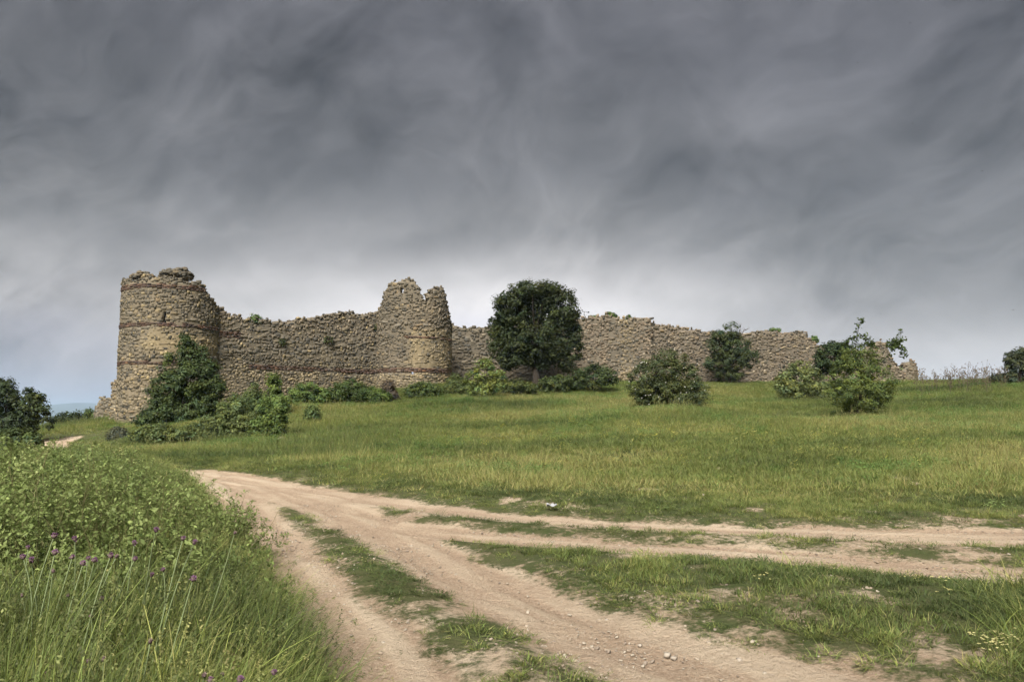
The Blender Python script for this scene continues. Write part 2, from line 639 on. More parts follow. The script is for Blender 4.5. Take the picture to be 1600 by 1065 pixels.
def dirt_amount(x, y):
    d = lane_dist(x, y)
    n = (fbm(x * 1.1, y * 1.1, 5, 4) - 0.5) * 0.9 + (fbm(x * 4.5, y * 4.5, 6, 3) - 0.5) * 0.35
    s = 1 - sstep(-0.20, 0.30, d + n * 0.42)
    w = np.zeros(np.shape(x))
    for X, Y, rx, ry, a in WORN:
        w = np.maximum(w, a * np.exp(-((x - X) / rx) ** 2 - ((y - Y) / ry) ** 2))
    n2 = fbm(x * 1.7, y * 1.7, 31, 4)
    s2 = 0.55 * sstep(0.42, 0.80, w * 0.72 + n2 * 0.62) * sstep(0.03, 0.12, w)
    near = 1 - sstep(17, 24, y)
    s3 = sstep(0.60, 0.86, fbm(x * 1.3, y * 1.3, 77, 4) + 0.10 * np.exp(-np.maximum(d, 0) / 0.8)) * near * 0.6
    s4 = 0.62 * np.exp(-np.maximum(d, 0) / 0.42) * sstep(0.30, 0.62, fbm(x * 2.6, y * 2.6, 141, 3)) * near
    s3 = np.maximum(s3, s4)
    return np.clip(np.maximum(np.maximum(s, s2), s3), 0, 1) * (1 - sstep(0.0, 0.5, bank_in(x, y)) * (y < 26))


def ground_z(x, y, d=None):
    x = np.asarray(x, float)
    y = np.asarray(y, float)
    z = base_z(x, y)
    if d is None:
        d = lane_dist(x, y)
    near = 1 - sstep(24, 34, y)
    rise = sstep(-0.25, 0.55, d) * 0.085 + sstep(0.2, 1.6, d) * 0.07
    z = z + rise * near
    mid = 1 - sstep(40, 90, np.hypot(x, y))
    z = z + (fbm(x * 0.35, y * 0.35, 3, 3) - 0.5) * 0.22 * mid * sstep(0, 2.0, d) + (fbm(x * 2.2, y * 2.2, 8, 3) - 0.5) * 0.05 * near
    z = z + (fbm(x * 0.12, y * 0.12, 14, 2) - 0.5) * 0.7 * sstep(16, 26, y) * mid
    return z


def build_ground():
    nu, nr = 600, 400
    u = np.linspace(-1, 1, nu)
    u = 1.25 * (0.75 * u + 0.25 * u ** 3)
    t = np.linspace(0, 1, nr)
    Y = -6 + np.geomspace(7.0, 14000, nr)
    Y = np.r_[-3000, -600, -120, -30, -10, np.linspace(-4, 1, 8), np.linspace(1.2, 24, 250), 24 + np.geomspace(0.1, 12000, 190)]
    nr = len(Y)
    X = u[None, :] * (np.maximum(Y[:, None], 0) * 1.0 + 6.0)
    e = X[:, :1], X[:, -1:]
    X = np.concatenate([e[0] - 4000, e[0] - 500, e[0] - 60, e[0] - 10, X, e[1] + 10, e[1] + 60, e[1] + 500, e[1] + 4000], 1)
    nu = X.shape[1]
    Y2 = np.broadcast_to(Y[:, None], X.shape)
    x, y = X.ravel(), Y2.ravel()
    d = lane_dist(x, y)
    z = ground_z(x, y, d)
    dirt = dirt_amount(x, y)
    streak, _ = lane_streak(x, y)
    z = z + (streak - 0.5) * 0.075 * sstep(0.4, 0.9, dirt) * (np.abs(y) < 24)
    i = np.arange(nr - 1)[:, None] * nu
    j = np.arange(nu - 1)[None]
    F = np.stack([i + j, i + j + 1, i + nu + j + 1, i + nu + j], -1).reshape(-1, 4)
    m, nt, N, L = new_mat('ground')
    a = N('ShaderNodeAttribute')
    a.attribute_name = 'dirt'
    tc = N('ShaderNodeTexCoord')
    P = tc.outputs['Object']
    nf = noise_n(N, L, 38.0, 6, 0.7, P)
    nm = noise_n(N, L, 3.2, 6, 0.6, P)
    nl = noise_n(N, L, 0.5, 4, 0.55, P)
    nb = noise_n(N, L, 11.0, 8, 0.72, P)
    earth = mixc(N, L, remap(N, L, nm, 0.3, 0.7), (0.54, 0.41, 0.29), (0.43, 0.312, 0.215))
    st = N('ShaderNodeAttribute')
    st.attribute_name = 'streak'
    earth = mixc(N, L, remap(N, L, st.outputs['Fac'], 0.42, 0.62, 0, 0.65), earth, (0.64, 0.525, 0.385))
    earth = mixc(N, L, remap(N, L, st.outputs['Fac'], 0.46, 0.30, 0, 0.55), earth, (0.34, 0.24, 0.165))
    earth = mixc(N, L, remap(N, L, nl, 0.42, 0.7), earth, (0.41, 0.295, 0.205))
    earth = mixc(N, L, remap(N, L, nf, 0.5, 0.70, 0, 0.9), earth, (0.58, 0.475, 0.36))
    earth = mixc(N, L, remap(N, L, nf, 0.45, 0.28, 0, 0.8), earth, (0.24, 0.175, 0.115))
    turf = mixc(N, L, remap(N, L, nm, 0.35, 0.7), (0.070, 0.092, 0.032), (0.125, 0.122, 0.058))
    turf = mixc(N, L, remap(N, L, nl, 0.45, 0.75, 0, 0.5), turf, (0.15, 0.13, 0.065))
    # ragged edge between turf and earth
    e = N('ShaderNodeMath')
    e.operation = 'ADD'
    L(a.outputs['Fac'], e.inputs[0])
    L(remap(N, L, nb, 0.25, 0.75, -0.42, 0.42), e.inputs[1])
    c = mixc(N, L, remap(N, L, e.outputs[0], 0.25, 0.6), turf, earth)
    finish(N, L, c, 0.95, nb, 1.0, 0.09, 0.1)
    o = link('ground', mk_mesh('ground', np.c_[x, y, z], F, m, None, {'dirt': dirt, 'streak': streak}, True))
    tag(o, 'grassy hill with bare sandy wheel tracks forking across it', None, None, 'structure')
    return o


build_ground()


def build_far_hills():
    a = np.linspace(-0.95, 0.95, 240)
    R = 9000.0
    prof = 70 + 95 * fbm(a * 14, a * 0, 21, 4)
    rows = []
    for k, (dr, hz) in enumerate([(-2600, -0.6), (-1200, 0.28), (-500, 0.72), (0, 1.0), (700, 0.8), (2000, -0.6)]):
        rr = R + dr
        zz = prof * hz * (1 + 0.18 * (fbm(a * 25, a * 0 + k, 22, 3) - 0.5) * (hz < 1))
        rows.append(np.c_[rr * np.sin(a), rr * np.cos(a), zz - 40 * (hz < 0)])
    V = np.concatenate(rows)
    n = len(a)
    i = np.arange(len(rows) - 1)[:, None] * n
    j = np.arange(n - 1)[None]
    F = np.stack([i + j, i + j + 1, i + n + j + 1, i + n + j], -1).reshape(-1, 4)
    m = plain_mat('wooded_hills', (0.07, 0.09, 0.05), 0.95, 0.004, 0.4)
    tag(link('hills', mk_mesh('hills', V, F, m, None, None, True)), 'low blue hills on the far horizon', None, None, 'structure')


build_far_hills()

# ------------------------------------------------------------------ masonry
_g = np.array([(x, y, z) for x in (-1, 0, 1) for y in (-1, 0, 1) for z in (-1, 0, 1) if (x, y, z) != (0, 0, 0)], float)
_key = {tuple(v.astype(int)): i for i, v in enumerate(_g)}
STONE_V = _g / ((np.abs(_g) ** 4.5).sum(1, keepdims=True) ** (1 / 4.5))
_f = []
for ax in range(3):
    for sgn in (-1, 1):
        for p in (-1, 0):
            for q in (-1, 0):
                cs = []
                for (dp, dq) in ((0, 0), (1, 0), (1, 1), (0, 1)):
                    v = [0, 0, 0]
                    v[ax] = sgn
                    v[(ax + 1) % 3] = p + dp
                    v[(ax + 2) % 3] = q + dq
                    cs.append(_key[tuple(v)])
                _f.append(cs if sgn > 0 else cs[::-1])
STONE_F = np.array(_f)


def stone_shapes(n, rng, jit=0.13):
    return STONE_V[None] + rng.normal(0, jit, (n, 26, 3)) * np.array([1, 0.8, 1])


SHARED = {}
for mk in ('stone_grey', 'stone_tan'):
    sh = stone_shapes(10, np.random.default_rng(5), 0.12)
    SHARED[mk] = [mk_mesh('stone', sh[i], STONE_F, M[mk]) for i in range(10)]


class Straight:
    def __init__(self, A, B):
        self.A, self.B = np.array(A[:2], float), np.array(B[:2], float)
        self.L = np.linalg.norm(self.B - self.A)
        self.t = (self.B - self.A) / self.L
        self.n = np.array([self.t[1], -self.t[0]])

    def pos(self, s, h, d):
        return np.stack([self.A[0] + self.t[0] * s + self.n[0] * d, self.A[1] + self.t[1] * s + self.n[1] * d, h + 0 * s], -1)

    def frame(self, s):
        o = np.ones(np.shape(s))
        return np.stack([self.t[0] * o, self.t[1] * o, 0 * o], -1), np.stack([self.n[0] * o, self.n[1] * o, 0 * o], -1)

    def hit(self, px, py):
        d = ray(px, py)
        # A + t s = d k  (x, y)
        Mx = np.array([[d[0], -self.t[0]], [d[1], -self.t[1]]])
        k, s = np.linalg.solve(Mx, self.A)
        return s, CAMZ + d[2] * k


class Round:
    """cylinder, s = arc length measured from the direction that faces the camera"""
    def __init__(self, C, R):
        self.C, self.R = np.array(C, float), R
        f = -self.C / np.linalg.norm(self.C)
        self.a0 = math.atan2(f[1], f[0])

    def pos(self, s, h, d):
        a = self.a0 + s / self.R
        return np.stack([self.C[0] + (self.R + d) * np.cos(a), self.C[1] + (self.R + d) * np.sin(a), h + 0 * s], -1)

    def frame(self, s):
        a = self.a0 + s / self.R
        return np.stack([-np.sin(a), np.cos(a), 0 * a], -1), np.stack([np.cos(a), np.sin(a), 0 * a], -1)

    def hit(self, px, py):
        d = ray(px, py)
        A = d[0] ** 2 + d[1] ** 2
        B = -2 * (d[:2] @ self.C)
        Cc = self.C @ self.C - self.R ** 2
        disc = max(B * B - 4 * A * Cc, 0)
        k = (-B - math.sqrt(disc)) / (2 * A)
        p = d[:2] * k
        a = math.atan2(p[1] - self.C[1], p[0] - self.C[0]) - self.a0
        a = (a + math.pi) % (2 * math.pi) - math.pi
        return a * self.R, CAMZ + d[2] * k


def shuffle_tint(base, n, rng, v=0.22, warm=0.06):
    k = np.exp(rng.normal(0, v, (n, 1)))
    h = rng.normal(0, warm, (n, 1))
    return np.clip(base * k * np.concatenate([1 + h, 1 + 0 * h, 1 - 1.6 * h], 1), 0.02, 0.75)


def masonry(root, surf, s0, s1, h0, top, thick, style, zone, bands=(), holes=(), seed=1, singles=60, single_mat='stone_grey', crest=1.0, core_tint=(0.20, 0.168, 0.12), ends=True, plaster=lambda s, h: np.zeros(np.shape(s))):
    """a wall of single stones on a solid core. top(s): ragged upper edge; zone(s,h,rng)->tint;
       style(s,h)->(course height, stone length, roughness); bands: (hfun, height, sA, sB)"""
    rng = np.random.default_rng(seed)
    hole = lambda s, h, e=0.0, g=0.0: np.any([(np.abs(s - a) < w + e) & (np.abs(h - b) < v + g) for a, b, w, v in holes], axis=0) if holes else np.zeros(np.shape(s), bool)
    # --- core
    cs = 0.22
    ns = int(math.ceil((s1 - s0) / cs))
    sg = np.linspace(s0, s1, ns + 1)
    hm = max(top(sg)) + 0.3
    nh = int(math.ceil((hm - h0) / cs))
    hg = np.linspace(h0, hm, nh + 1)
    sc, hc = np.meshgrid((sg[1:] + sg[:-1]) / 2, (hg[1:] + hg[:-1]) / 2, indexing='ij')
    rag = (fbm(sc * 1.7, hc * 1.7, seed + 3, 3) - 0.5) * 0.35
    on = (hc < top(sc) - 0.12 + rag * 0.6) & ~hole(sc, hc)
    Sg, Hg = np.meshgrid(sg, hg, indexing='ij')
    jit = rng.normal(0, 0.03, Sg.shape)
    fr = surf.pos(Sg + rng.normal(0, 0.03, Sg.shape), Hg + rng.normal(0, 0.03, Sg.shape), 0.05 + jit * 0.5 + (fbm(Sg * 0.9, Hg * 0.9, seed + 9, 3) - 0.5) * 0.10 + plaster(Sg, Hg) * 0.03)
    bk = surf.pos(Sg, Hg, -thick + jit)
    nV = Sg.size
    V = np.concatenate([fr.reshape(-1, 3), bk.reshape(-1, 3)])
    idx = np.arange(nV).reshape(Sg.shape)
    pad = np.pad(on, 1)
    fl = []
    I, J = np.nonzero(on)
    a, b, c, d = idx[I, J], idx[I + 1, J], idx[I + 1, J + 1], idx[I, J + 1]
    fl.append(np.stack([a, b, c, d], -1))
    fl.append(np.stack([d, c, b, a], -1) + nV)
    for di, dj, p, q in ((-1, 0, d, a), (1, 0, b, c), (0, -1, a, b), (0, 1, c, d)):
        k = ~pad[I + 1 + di, J + 1 + dj]
        fl.append(np.stack([q[k], p[k], p[k] + nV, q[k] + nV], -1))
    pl_ = np.tile(plaster(Sg, Hg).ravel(), 2)[:, None]
    tint = (np.array(core_tint)[None] * (1 - pl_) + np.array([[0.30, 0.235, 0.138]]) * pl_) * (0.75 + 0.5 * fbm(V[:, 0] * 0.8 + V[:, 1] * 0.8, V[:, 2] * 0.9, seed, 3))[:, None]
    part('core', V, np.concatenate(fl), M['mortar'], root, tint)
    # --- stones
    S, H, LN, HT, RG = [], [], [], [], []
    bsum = [(hf, bh, sa, sb) for hf, bh, sa, sb in bands]
    h = h0
    while h < hm:
        sm = np.linspace(s0, s1, 8)
        ch = float(np.mean([style(q, h)[0] for q in sm])) * 0.76 * rng.uniform(0.8, 1.25)
        s = s0 - rng.uniform(0, 0.2)
        while s < s1 + 0.1:
            c_, l_, r_ = style(s, h)
            ln = l_ * 0.64 * math.exp(rng.normal(0, 0.45))
            S.append(s + ln / 2)
            H.append(h + ch / 2 + rng.normal(0, 0.06 + 0.05 * r_) + 0.05 * math.sin(s * 0.7 + h))
            LN.append(ln)
            HT.append(ch * (rng.uniform(0.75, 1.15) if rng.random() < 0.7 else rng.uniform(1.15, 1.7)))
            RG.append(r_)
            s += ln * (1.0 + 0.03 * r_)
        h += ch
    S, H, LN, HT, RG = map(np.array, (S, H, LN, HT, RG))
    ok = (H < top(S) + rng.normal(0, 0.10, len(S))) & ~hole(S, H, LN * 0.4, HT * 0.3) & (rng.random(len(S)) > 0.04 + 0.07 * RG) & (S > s0 - 0.1) & (S < s1 + 0.1)
    for hf, bh, sa, sb in bsum:
        ok &= ~((np.abs(H - hf(S)) < bh / 2 + 0.06) & (S > sa) & (S < sb))
    S, H, LN, HT, RG = S[ok], H[ok], LN[ok], HT[ok], RG[ok]
    D = rng.uniform(-0.015, 0.025, len(S)) + RG * rng.uniform(-0.035, 0.04, len(S)) + (fbm(S * 0.9, H * 0.9, seed + 9, 3) - 0.5) * 0.12
    DP = rng.uniform(0.065, 0.10, len(S))
    RZ = rng.normal(0, 0.05 + 0.12 * RG, len(S))
    # crest and ends: rubble lying over the wall's thickness
    if crest:
        nc = int((s1 - s0) / 0.26 * (thick / 0.32) * crest)
        s_ = rng.uniform(s0, s1, nc)
        d_ = -rng.uniform(0.0, thick, nc)
        S = np.r_[S, s_]
        H = np.r_[H, top(s_) - 0.10 + rng.normal(0, 0.05, nc)]
        D = np.r_[D, d_]
        LN = np.r_[LN, rng.uniform(0.16, 0.42, nc)]
        HT = np.r_[HT, rng.uniform(0.10, 0.22, nc)]
        DP = np.r_[DP, rng.uniform(0.1, 0.2, nc)]
        RZ = np.r_[RZ, rng.normal(0, 0.3, nc)]
        # steep flanks of the profile
        ss = np.linspace(s0, s1, int((s1 - s0) / 0.05))
        tt = top(ss)
        for k in range(len(ss) - 1):
            dh = tt[k + 1] - tt[k]
            m_ = int(abs(dh) / 0.12 * thick / 0.3)
            if abs(dh) > 0.1 and m_:
                S = np.r_[S, np.full(m_, ss[k]) + rng.normal(0, 0.06, m_)]
                H = np.r_[H, rng.uniform(min(tt[k], tt[k + 1]), max(tt[k], tt[k + 1]), m_)]
                D = np.r_[D, -rng.uniform(0, thick, m_)]
                LN = np.r_[LN, rng.uniform(0.12, 0.24, m_)]
                HT = np.r_[HT, rng.uniform(0.10, 0.2, m_)]
                DP = np.r_[DP, rng.uniform(0.1, 0.2, m_)]
                RZ = np.r_[RZ, rng.normal(0, 0.3, m_)]
    if ends:
        for se in (s0, s1):
            he = float(top(np.array([se]))[0])
            m_ = int(max(he - h0, 0) / 0.2 * thick / 0.3)
            S = np.r_[S, np.full(m_, se) + rng.normal(0, 0.04, m_)]
            H = np.r_[H, rng.uniform(h0, he, m_)]
            D = np.r_[D, -rng.uniform(0, thick, m_)]
            LN = np.r_[LN, rng.uniform(0.1, 0.2, m_)]
            HT = np.r_[HT, rng.uniform(0.15, 0.26, m_)]
            DP = np.r_[DP, rng.uniform(0.12, 0.24, m_)]
            RZ = np.r_[RZ, rng.normal(0, 0.2, m_)]
    n = len(S)
    tv, nv = surf.frame(S)
    C = surf.pos(S, H, D)
    col = zone(S, H, rng)
    big = np.argsort(-(np.minimum(LN, 0.8) * HT) + 1e3 * (D < -0.3))[:singles]
    keep = np.ones(n, bool)
    keep[big] = False
    sh = stone_shapes(n, rng) * np.stack([LN * 0.51, DP, HT * 0.53], -1)[:, None]
    up = np.array([0, 0, 1.0])
    cz, sz = np.cos(RZ)[:, None], np.sin(RZ)[:, None]
    t2 = tv * cz + up * sz
    u2 = -tv * sz + up * cz
    W = C[:, None] + sh[..., 0:1] * t2[:, None] + sh[..., 1:2] * nv[:, None] + sh[..., 2:3] * u2[:, None]
    k = np.nonzero(keep)[0]
    Fk = (STONE_F[None] + (np.arange(len(k)) * 26)[:, None, None]).reshape(-1, 4)
    part('rubble_masonry', W[k].reshape(-1, 3), Fk, M['masonry'], root, np.repeat(col[k], 26, 0), 'stuff')
    base = np.array(root.location)
    for q, i in enumerate(big):
        o = link('stone', SHARED[single_mat][int(rng.integers(10))], root)
        mt = mathutils.Matrix(((t2[i][0], nv[i][0], u2[i][0]), (t2[i][1], nv[i][1], u2[i][1]), (t2[i][2], nv[i][2], u2[i][2])))
        o.rotation_euler = mt.to_euler()
        o.scale = (LN[i] * 0.49, DP[i] * 1.15, HT[i] * 0.47)
        o.location = C[i] - base
    # --- brick bands: flat bricks in three or four courses
    for hf, bh, sa, sb in bsum:
        ncourse = max(2, int(round(bh / 0.085)))
        hh = bh / ncourse
        bS, bH, bL = [], [], []
        for c in range(ncourse):
            s = sa + rng.uniform(0, 0.3)
            while s < sb:
                ln = rng.uniform(0.26, 0.42)
                if rng.random() > 0.13:
                    bS.append(s + ln / 2)
                    bH.append(float(hf(np.array([s]))[0]) - bh / 2 + (c + 0.5) * hh)
                    bL.append(ln)
                s += ln + 0.02
        bS, bH, bL = map(np.array, (bS, bH, bL))
        ok = bH < top(bS)
        bS, bH, bL = bS[ok], bH[ok], bL[ok]
        m_ = len(bS)
        if not m_:
            continue
        tv2, nv2 = surf.frame(bS)
        Cb = surf.pos(bS, bH + rng.normal(0, 0.008, m_), rng.uniform(-0.01, 0.05, m_))
        cube = np.array([(x, y, z) for x in (-1, 1) for y in (-1, 1) for z in (-1, 1)], float)
        cf = np.array([[0, 1, 3, 2], [4, 6, 7, 5], [0, 4, 5, 1], [2, 3, 7, 6], [0, 2, 6, 4], [1, 5, 7, 3]])
        shb = (cube[None] + rng.normal(0, 0.05, (m_, 8, 3))) * np.stack([bL * 0.49, np.full(m_, 0.09), np.full(m_, hh * 0.36)], -1)[:, None]
        Wb = Cb[:, None] + shb[..., 0:1] * tv2[:, None] + shb[..., 1:2] * nv2[:, None] + shb[..., 2:3] * up
        Fb = (cf[None] + (np.arange(m_) * 8)[:, None, None]).reshape(-1, 4)
        part('brick_band', Wb.reshape(-1, 3), Fb, M['brick'], root, np.repeat(shuffle_tint(np.array([0.142, 0.088, 0.066]), m_, rng, 0.28, 0.07), 8, 0), 'stuff')


def profile(surf, pix, amp=0.32):
    sh = sorted(surf.hit(*p) for p in pix)
    s = np.array([a for a, b in sh])
    z = np.array([b for a, b in sh])
    return lambda q: np.interp(q, s, z) + (fbm(np.asarray(q, float) * 2.3, np.asarray(q, float) * 0 + 3.3, 41, 3) - 0.5) * amp


GREY, TAN, YEL, PINK, DARK = (np.array(c) for c in ((0.182, 0.153, 0.108), (0.262, 0.212, 0.136), (0.32, 0.25, 0.138), (0.25, 0.194, 0.136), (0.082, 0.074, 0.058)))


def blend(w, a, b):
    return a[None] * (1 - w[:, None]) + b[None] * w[:, None]


# round tower on the left
T1 = Round(at(266, 600, 57.6)[:2], 3.5)
z437 = T1.hit(205, 438)[1]
t1_top = profile(T1, [(193, 437), (205, 437), (250, 433), (290, 437), (318, 443), (321, 455), (335, 468), (339, 480)], 0.06)
b1 = T1.hit(250, 446.5)[1]
b2 = T1.hit(250, 506.5)[1]
b3 = T1.hit(225, 566)[1]
flat = lambda v: (lambda s: np.asarray(s, float) * 0 + v)


def z_t1(s, h, rng):
    n = fbm(s * 0.5 + 3, h * 0.5, 51, 3)
    low = sstep(b3 + 0.3, b3 - 0.5, h)
    midz = np.exp(-((h - (b2 + b3) / 2 - 0.1) / 0.9) ** 2) * sstep(-2.6, -1.2, s)
    base = blend(np.clip(low * 0.85 + (n - 0.5) * 0.8, 0, 1), GREY * 0.92, TAN)
    base = base * (1 - 0.7 * midz[:, None]) + YEL[None] * 0.7 * midz[:, None]
    m = len(s)
    k = rng.random(m)
    base = np.where((k < 0.16)[:, None], DARK[None], base)
    base = np.where((k > 0.9)[:, None], YEL[None], base)
    return base * np.exp(rng.normal(0, 0.18, (m, 1)))


p = at(266, 662, 57.6)
t = thing('round_tower', 'tall round stone tower with three red brick bands at the left end of the ruin', 'tower', (T1.C[0], T1.C[1], 0.6), 'fortress ruins')
masonry(t, T1, -math.pi * 3.5 * 0.80, math.pi * 3.5 * 0.80, -0.6, t1_top, 1.1, lambda s, h: (0.225, 0.31, 0.10 if h > b3 else 0.25), z_t1,
        [(flat(b1), 0.36, -9, 9), (flat(b2), 0.27, -9, 9), (flat(b3), 0.27, -9, 9)], [(T1.hit(257, 497)[0], T1.hit(257, 497)[1], 0.075, 0.40)], 101, 150, 'stone_tan', 0.45, (0.215, 0.175, 0.118),
        plaster=lambda s, h: 0.9 * np.exp(-((h - (b2 + b3) / 2 - 0.1) / 0.85) ** 4) * sstep(-2.6, -1.4, s))


def rubble_heap(root, blobs, seed, tint=GREY, name='rubble_heap'):
    """a mortared lump of fallen masonry: stones packed over ellipsoids"""
    rng = np.random.default_rng(seed)
    bag = Bag()
    for (c, r) in blobs:
        n = int(26 * (r[0] * r[2] + r[0] * r[1] + r[1] * r[2]) / 0.35) + 14
        v = rng.normal(0, 1, (n, 3))
        v /= np.linalg.norm(v, axis=1, keepdims=True)
        P = np.array(c) + v * np.array(r) * rng.uniform(0.55, 1.0, (n, 1))
        sh = stone_shapes(n, rng, 0.16) * np.stack([rng.uniform(0.1, 0.24, n), rng.uniform(0.1, 0.2, n), rng.uniform(0.06, 0.13, n)], -1)[:, None]
        a = rng.uniform(0, 6.28, n)
        R = np.stack([np.stack([np.cos(a), -np.sin(a), 0 * a], -1), np.stack([np.sin(a), np.cos(a), 0 * a], -1), np.stack([0 * a, 0 * a, 1 + 0 * a], -1)], 1)
        W = P[:, None] + np.einsum('nij,nkj->nki', R, sh)
        F = (STONE_F[None] + (np.arange(n) * 26)[:, None, None]).reshape(-1, 4)
        bag.add(W.reshape(-1, 3), F, np.repeat(shuffle_tint(tint, n, rng), 26, 0))
        core = STONE_V * np.array(r) * 0.72 + np.array(c)
        bag.add(core, STONE_F, np.array(DARK))
    V, F, T = bag.out()
    return part(name, V, F, M['masonry'], root, T, 'stuff')


sc1 = 55.5 / FPX
def t1pt(px, py, dY=0.0):
    return at(px, py, 55.5 + dY)
rubble_heap(t, [(t1pt(222, 431), (0.55, 0.6, 0.30)), (t1pt(233, 434), (0.45, 0.5, 0.2)), (t1pt(214, 433), (0.35, 0.4, 0.2))], 5, GREY * 0.9)
rubble_heap(t, [(t1pt(268, 431), (0.75, 0.8, 0.48)), (t1pt(282, 429), (0.72, 0.8, 0.5)), (t1pt(291, 432), (0.36, 0.6, 0.36)), (t1pt(258, 435), (0.4, 0.5, 0.25))], 6, GREY * 0.85)

# stepped foot of the tower and the low stub beyond it
A, B = at(176.5, 600, 57.0), at(193, 600, 56.4)
S_ = Straight(A, B)
t = thing('buttress', 'narrow stone step against the left foot of the round tower', 'buttress', (*at(184, 665, 56.5)[:2], 0.6), 'fortress ruins')
masonry(t, S_, 0, S_.L, -0.4, profile(S_, [(176, 597), (194, 596)]), 1.0, lambda s, h: (0.2, 0.3, 0.25), lambda s, h, rng: shuffle_tint(TAN, len(s), rng), seed=107, singles=16, single_mat='stone_tan')
A, B = at(149, 640, 62.5), at(183, 640, 61.5)
S_ = Straight(A, B)
t = thing('ruined_wall', 'low broken stub of stone wall left of the round tower', 'wall', (*at(165, 655, 62)[:2], 1.0), 'fortress ruins')
masonry(t, S_, 0, S_.L, -0.4, profile(S_, [(149, 636), (153, 628), (158, 622), (170, 621), (185, 620)]), 1.3, lambda s, h: (0.22, 0.36, 0.35), lambda s, h, rng: shuffle_tint(GREY, len(s), rng), seed=108, singles=24)

# curtain wall between the towers
A, B = at(330, 560, 57.2), at(604, 560, 67.0)
W1 = Straight(A, B)
w1_top = profile(W1, [(325, 486), (345, 487), (376, 492), (379, 500), (400, 498), (430, 500), (450, 503), (462, 497), (490, 497), (506, 494), (525, 488), (548, 487), (570, 491), (590, 488), (606, 486)])
c1 = W1.hit(400, 573)
band1 = flat(c1[1])
zb1 = c1[1]
sx = lambda px: W1.hit(px, 560)[0]


def z_w1(s, h, rng):
    n = fbm(s * 0.35, h * 0.6, 61, 3)
    m = len(s)
    up_ = sstep(zb1 + 1.0, zb1 + 3.2, h)
    base = blend(np.clip(up_ + (n - 0.5) * 0.9, 0, 1), GREY * 0.85, GREY * 0.6 + PINK * 0.42)
    base = blend_rows(base, TAN * 0.97, sstep(zb1 + 0.4, zb1 - 0.3, h))
    k = rng.random(m)
    base = np.where((k < 0.14)[:, None], DARK[None], base)
    base = np.where((k > 0.92)[:, None], YEL[None] * 0.95, base)
    return base * np.exp(rng.normal(0, 0.2, (m, 1)))


def blend_rows(a, b, w):
    return a * (1 - w[:, None]) + b[None] * w[:, None]


def st_w1(s, h):
    if h < zb1:
        return 0.19, 0.26, 0.3
    if h < zb1 + 0.8:
        return 0.17, 0.24, 0.3
    if h < zb1 + 2.3:
        return 0.29, 0.44, 0.5
    return 0.22, 0.32, 0.9


t = thing('curtain_wall', 'long stone curtain wall with one red brick band between the two towers', 'wall', (*at(470, 610, 61)[:2], 2.2), 'fortress ruins')
masonry(t, W1, 0, W1.L, 0.6, w1_top, 1.6, st_w1, z_w1, [(band1, 0.34, sx(388), W1.L), (flat(W1.hit(360, 523)[1]), 0.5, 0.2, sx(377))], [], 111, 220, 'stone_grey', 0.9, (0.185, 0.156, 0.112))

# ruined half-round tower with two jagged peaks
T2 = Round(at(647, 560, 64.2)[:2], 3.05)
t2_top = profile(T2, [(590.5, 489), (595, 480), (597.5, 468), (600, 458), (605, 450), (609, 442), (616, 438), (621, 443), (626, 441), (632, 436), (640, 436), (648, 439), (652, 444), (656, 454), (659, 463), (662, 469), (667, 469),
                      (669.5, 458), (674, 450), (682, 448.5), (692, 450), (696.5, 458), (697.5, 470), (699, 486), (702, 494), (703.2, 505)])
zb2 = T2.hit(680, 578.5)[1]
zb3 = T2.hit(680, 528)[1]
s640, s668 = T2.hit(641, 560)[0], T2.hit(668, 560)[0]


def z_t2(s, h, rng):
    m = len(s)
    n = fbm(s * 0.5, h * 0.5, 71, 3)
    base = blend(np.clip((n - 0.3) * 1.3, 0, 1), GREY * 0.8, GREY * 0.5 + PINK * 0.5)
    low = sstep(zb2 + 0.3, zb2 - 0.2, h)
    yw = sstep(s640 - 0.25, s640 + 0.25, s) * sstep(zb3 + 0.75, zb3 + 0.45, h)
    base = blend_rows(base, TAN, low)
    base = blend_rows(base, np.array([0.31, 0.245, 0.143]), np.clip(yw * (0.55 + 0.9 * (fbm(s * 1.3, h * 1.3, 73, 3) - 0.35)), 0, 1))
    k = rng.random(m)
    base = np.where((k < 0.12)[:, None], DARK[None] * 1.15, base)
    return base * np.exp(rng.normal(0, 0.18, (m, 1)))


hx = T2.hit(627, 454)
t = thing('ruined_tower', 'half round ruined tower with two jagged peaks and a small hole', 'tower', (*at(647, 605, 62)[:2], 3.6), 'fortress ruins')
masonry(t, T2, -math.pi * 3.05 * 0.52, math.pi * 3.05 * 0.52, 2.0, t2_top, 0.6, lambda s, h: (0.21, 0.29, 0.85 if h > zb3 + 0.4 else (0.1 if s > s640 else 0.5)), z_t2,
        [(flat(zb2), 0.34, -9, 9), (flat(zb3), 0.18, s640 - 0.5, 9)],
        [(hx[0], hx[1], 0.20, 0.20), (T2.hit(664.5, 522)[0], T2.hit(664.5, 522)[1], 0.1, 0.1), (T2.hit(679, 525)[0], T2.hit(679, 525)[1], 0.1, 0.1), (T2.hit(644, 580)[0], T2.hit(643, 581)[1], 0.14, 0.12)],
        121, 90, 'stone_tan', 0.7, (0.19, 0.155, 0.108), plaster=lambda s, h: np.clip(sstep(s640 - 0.35, s640 + 0.3, s + (fbm(s * 2, h * 2, 74, 3) - 0.5) * 1.2) * sstep(zb3 + 0.95, zb3 + 0.35, h + (fbm(s * 1.5, h * 0, 75, 2) - 0.5) * 0.8) * sstep(zb2 - 0.3, zb2, h) * (0.55 + 0.9 * (fbm(s * 1.6, h * 1.6, 76, 3) - 0.3)), 0, 1))

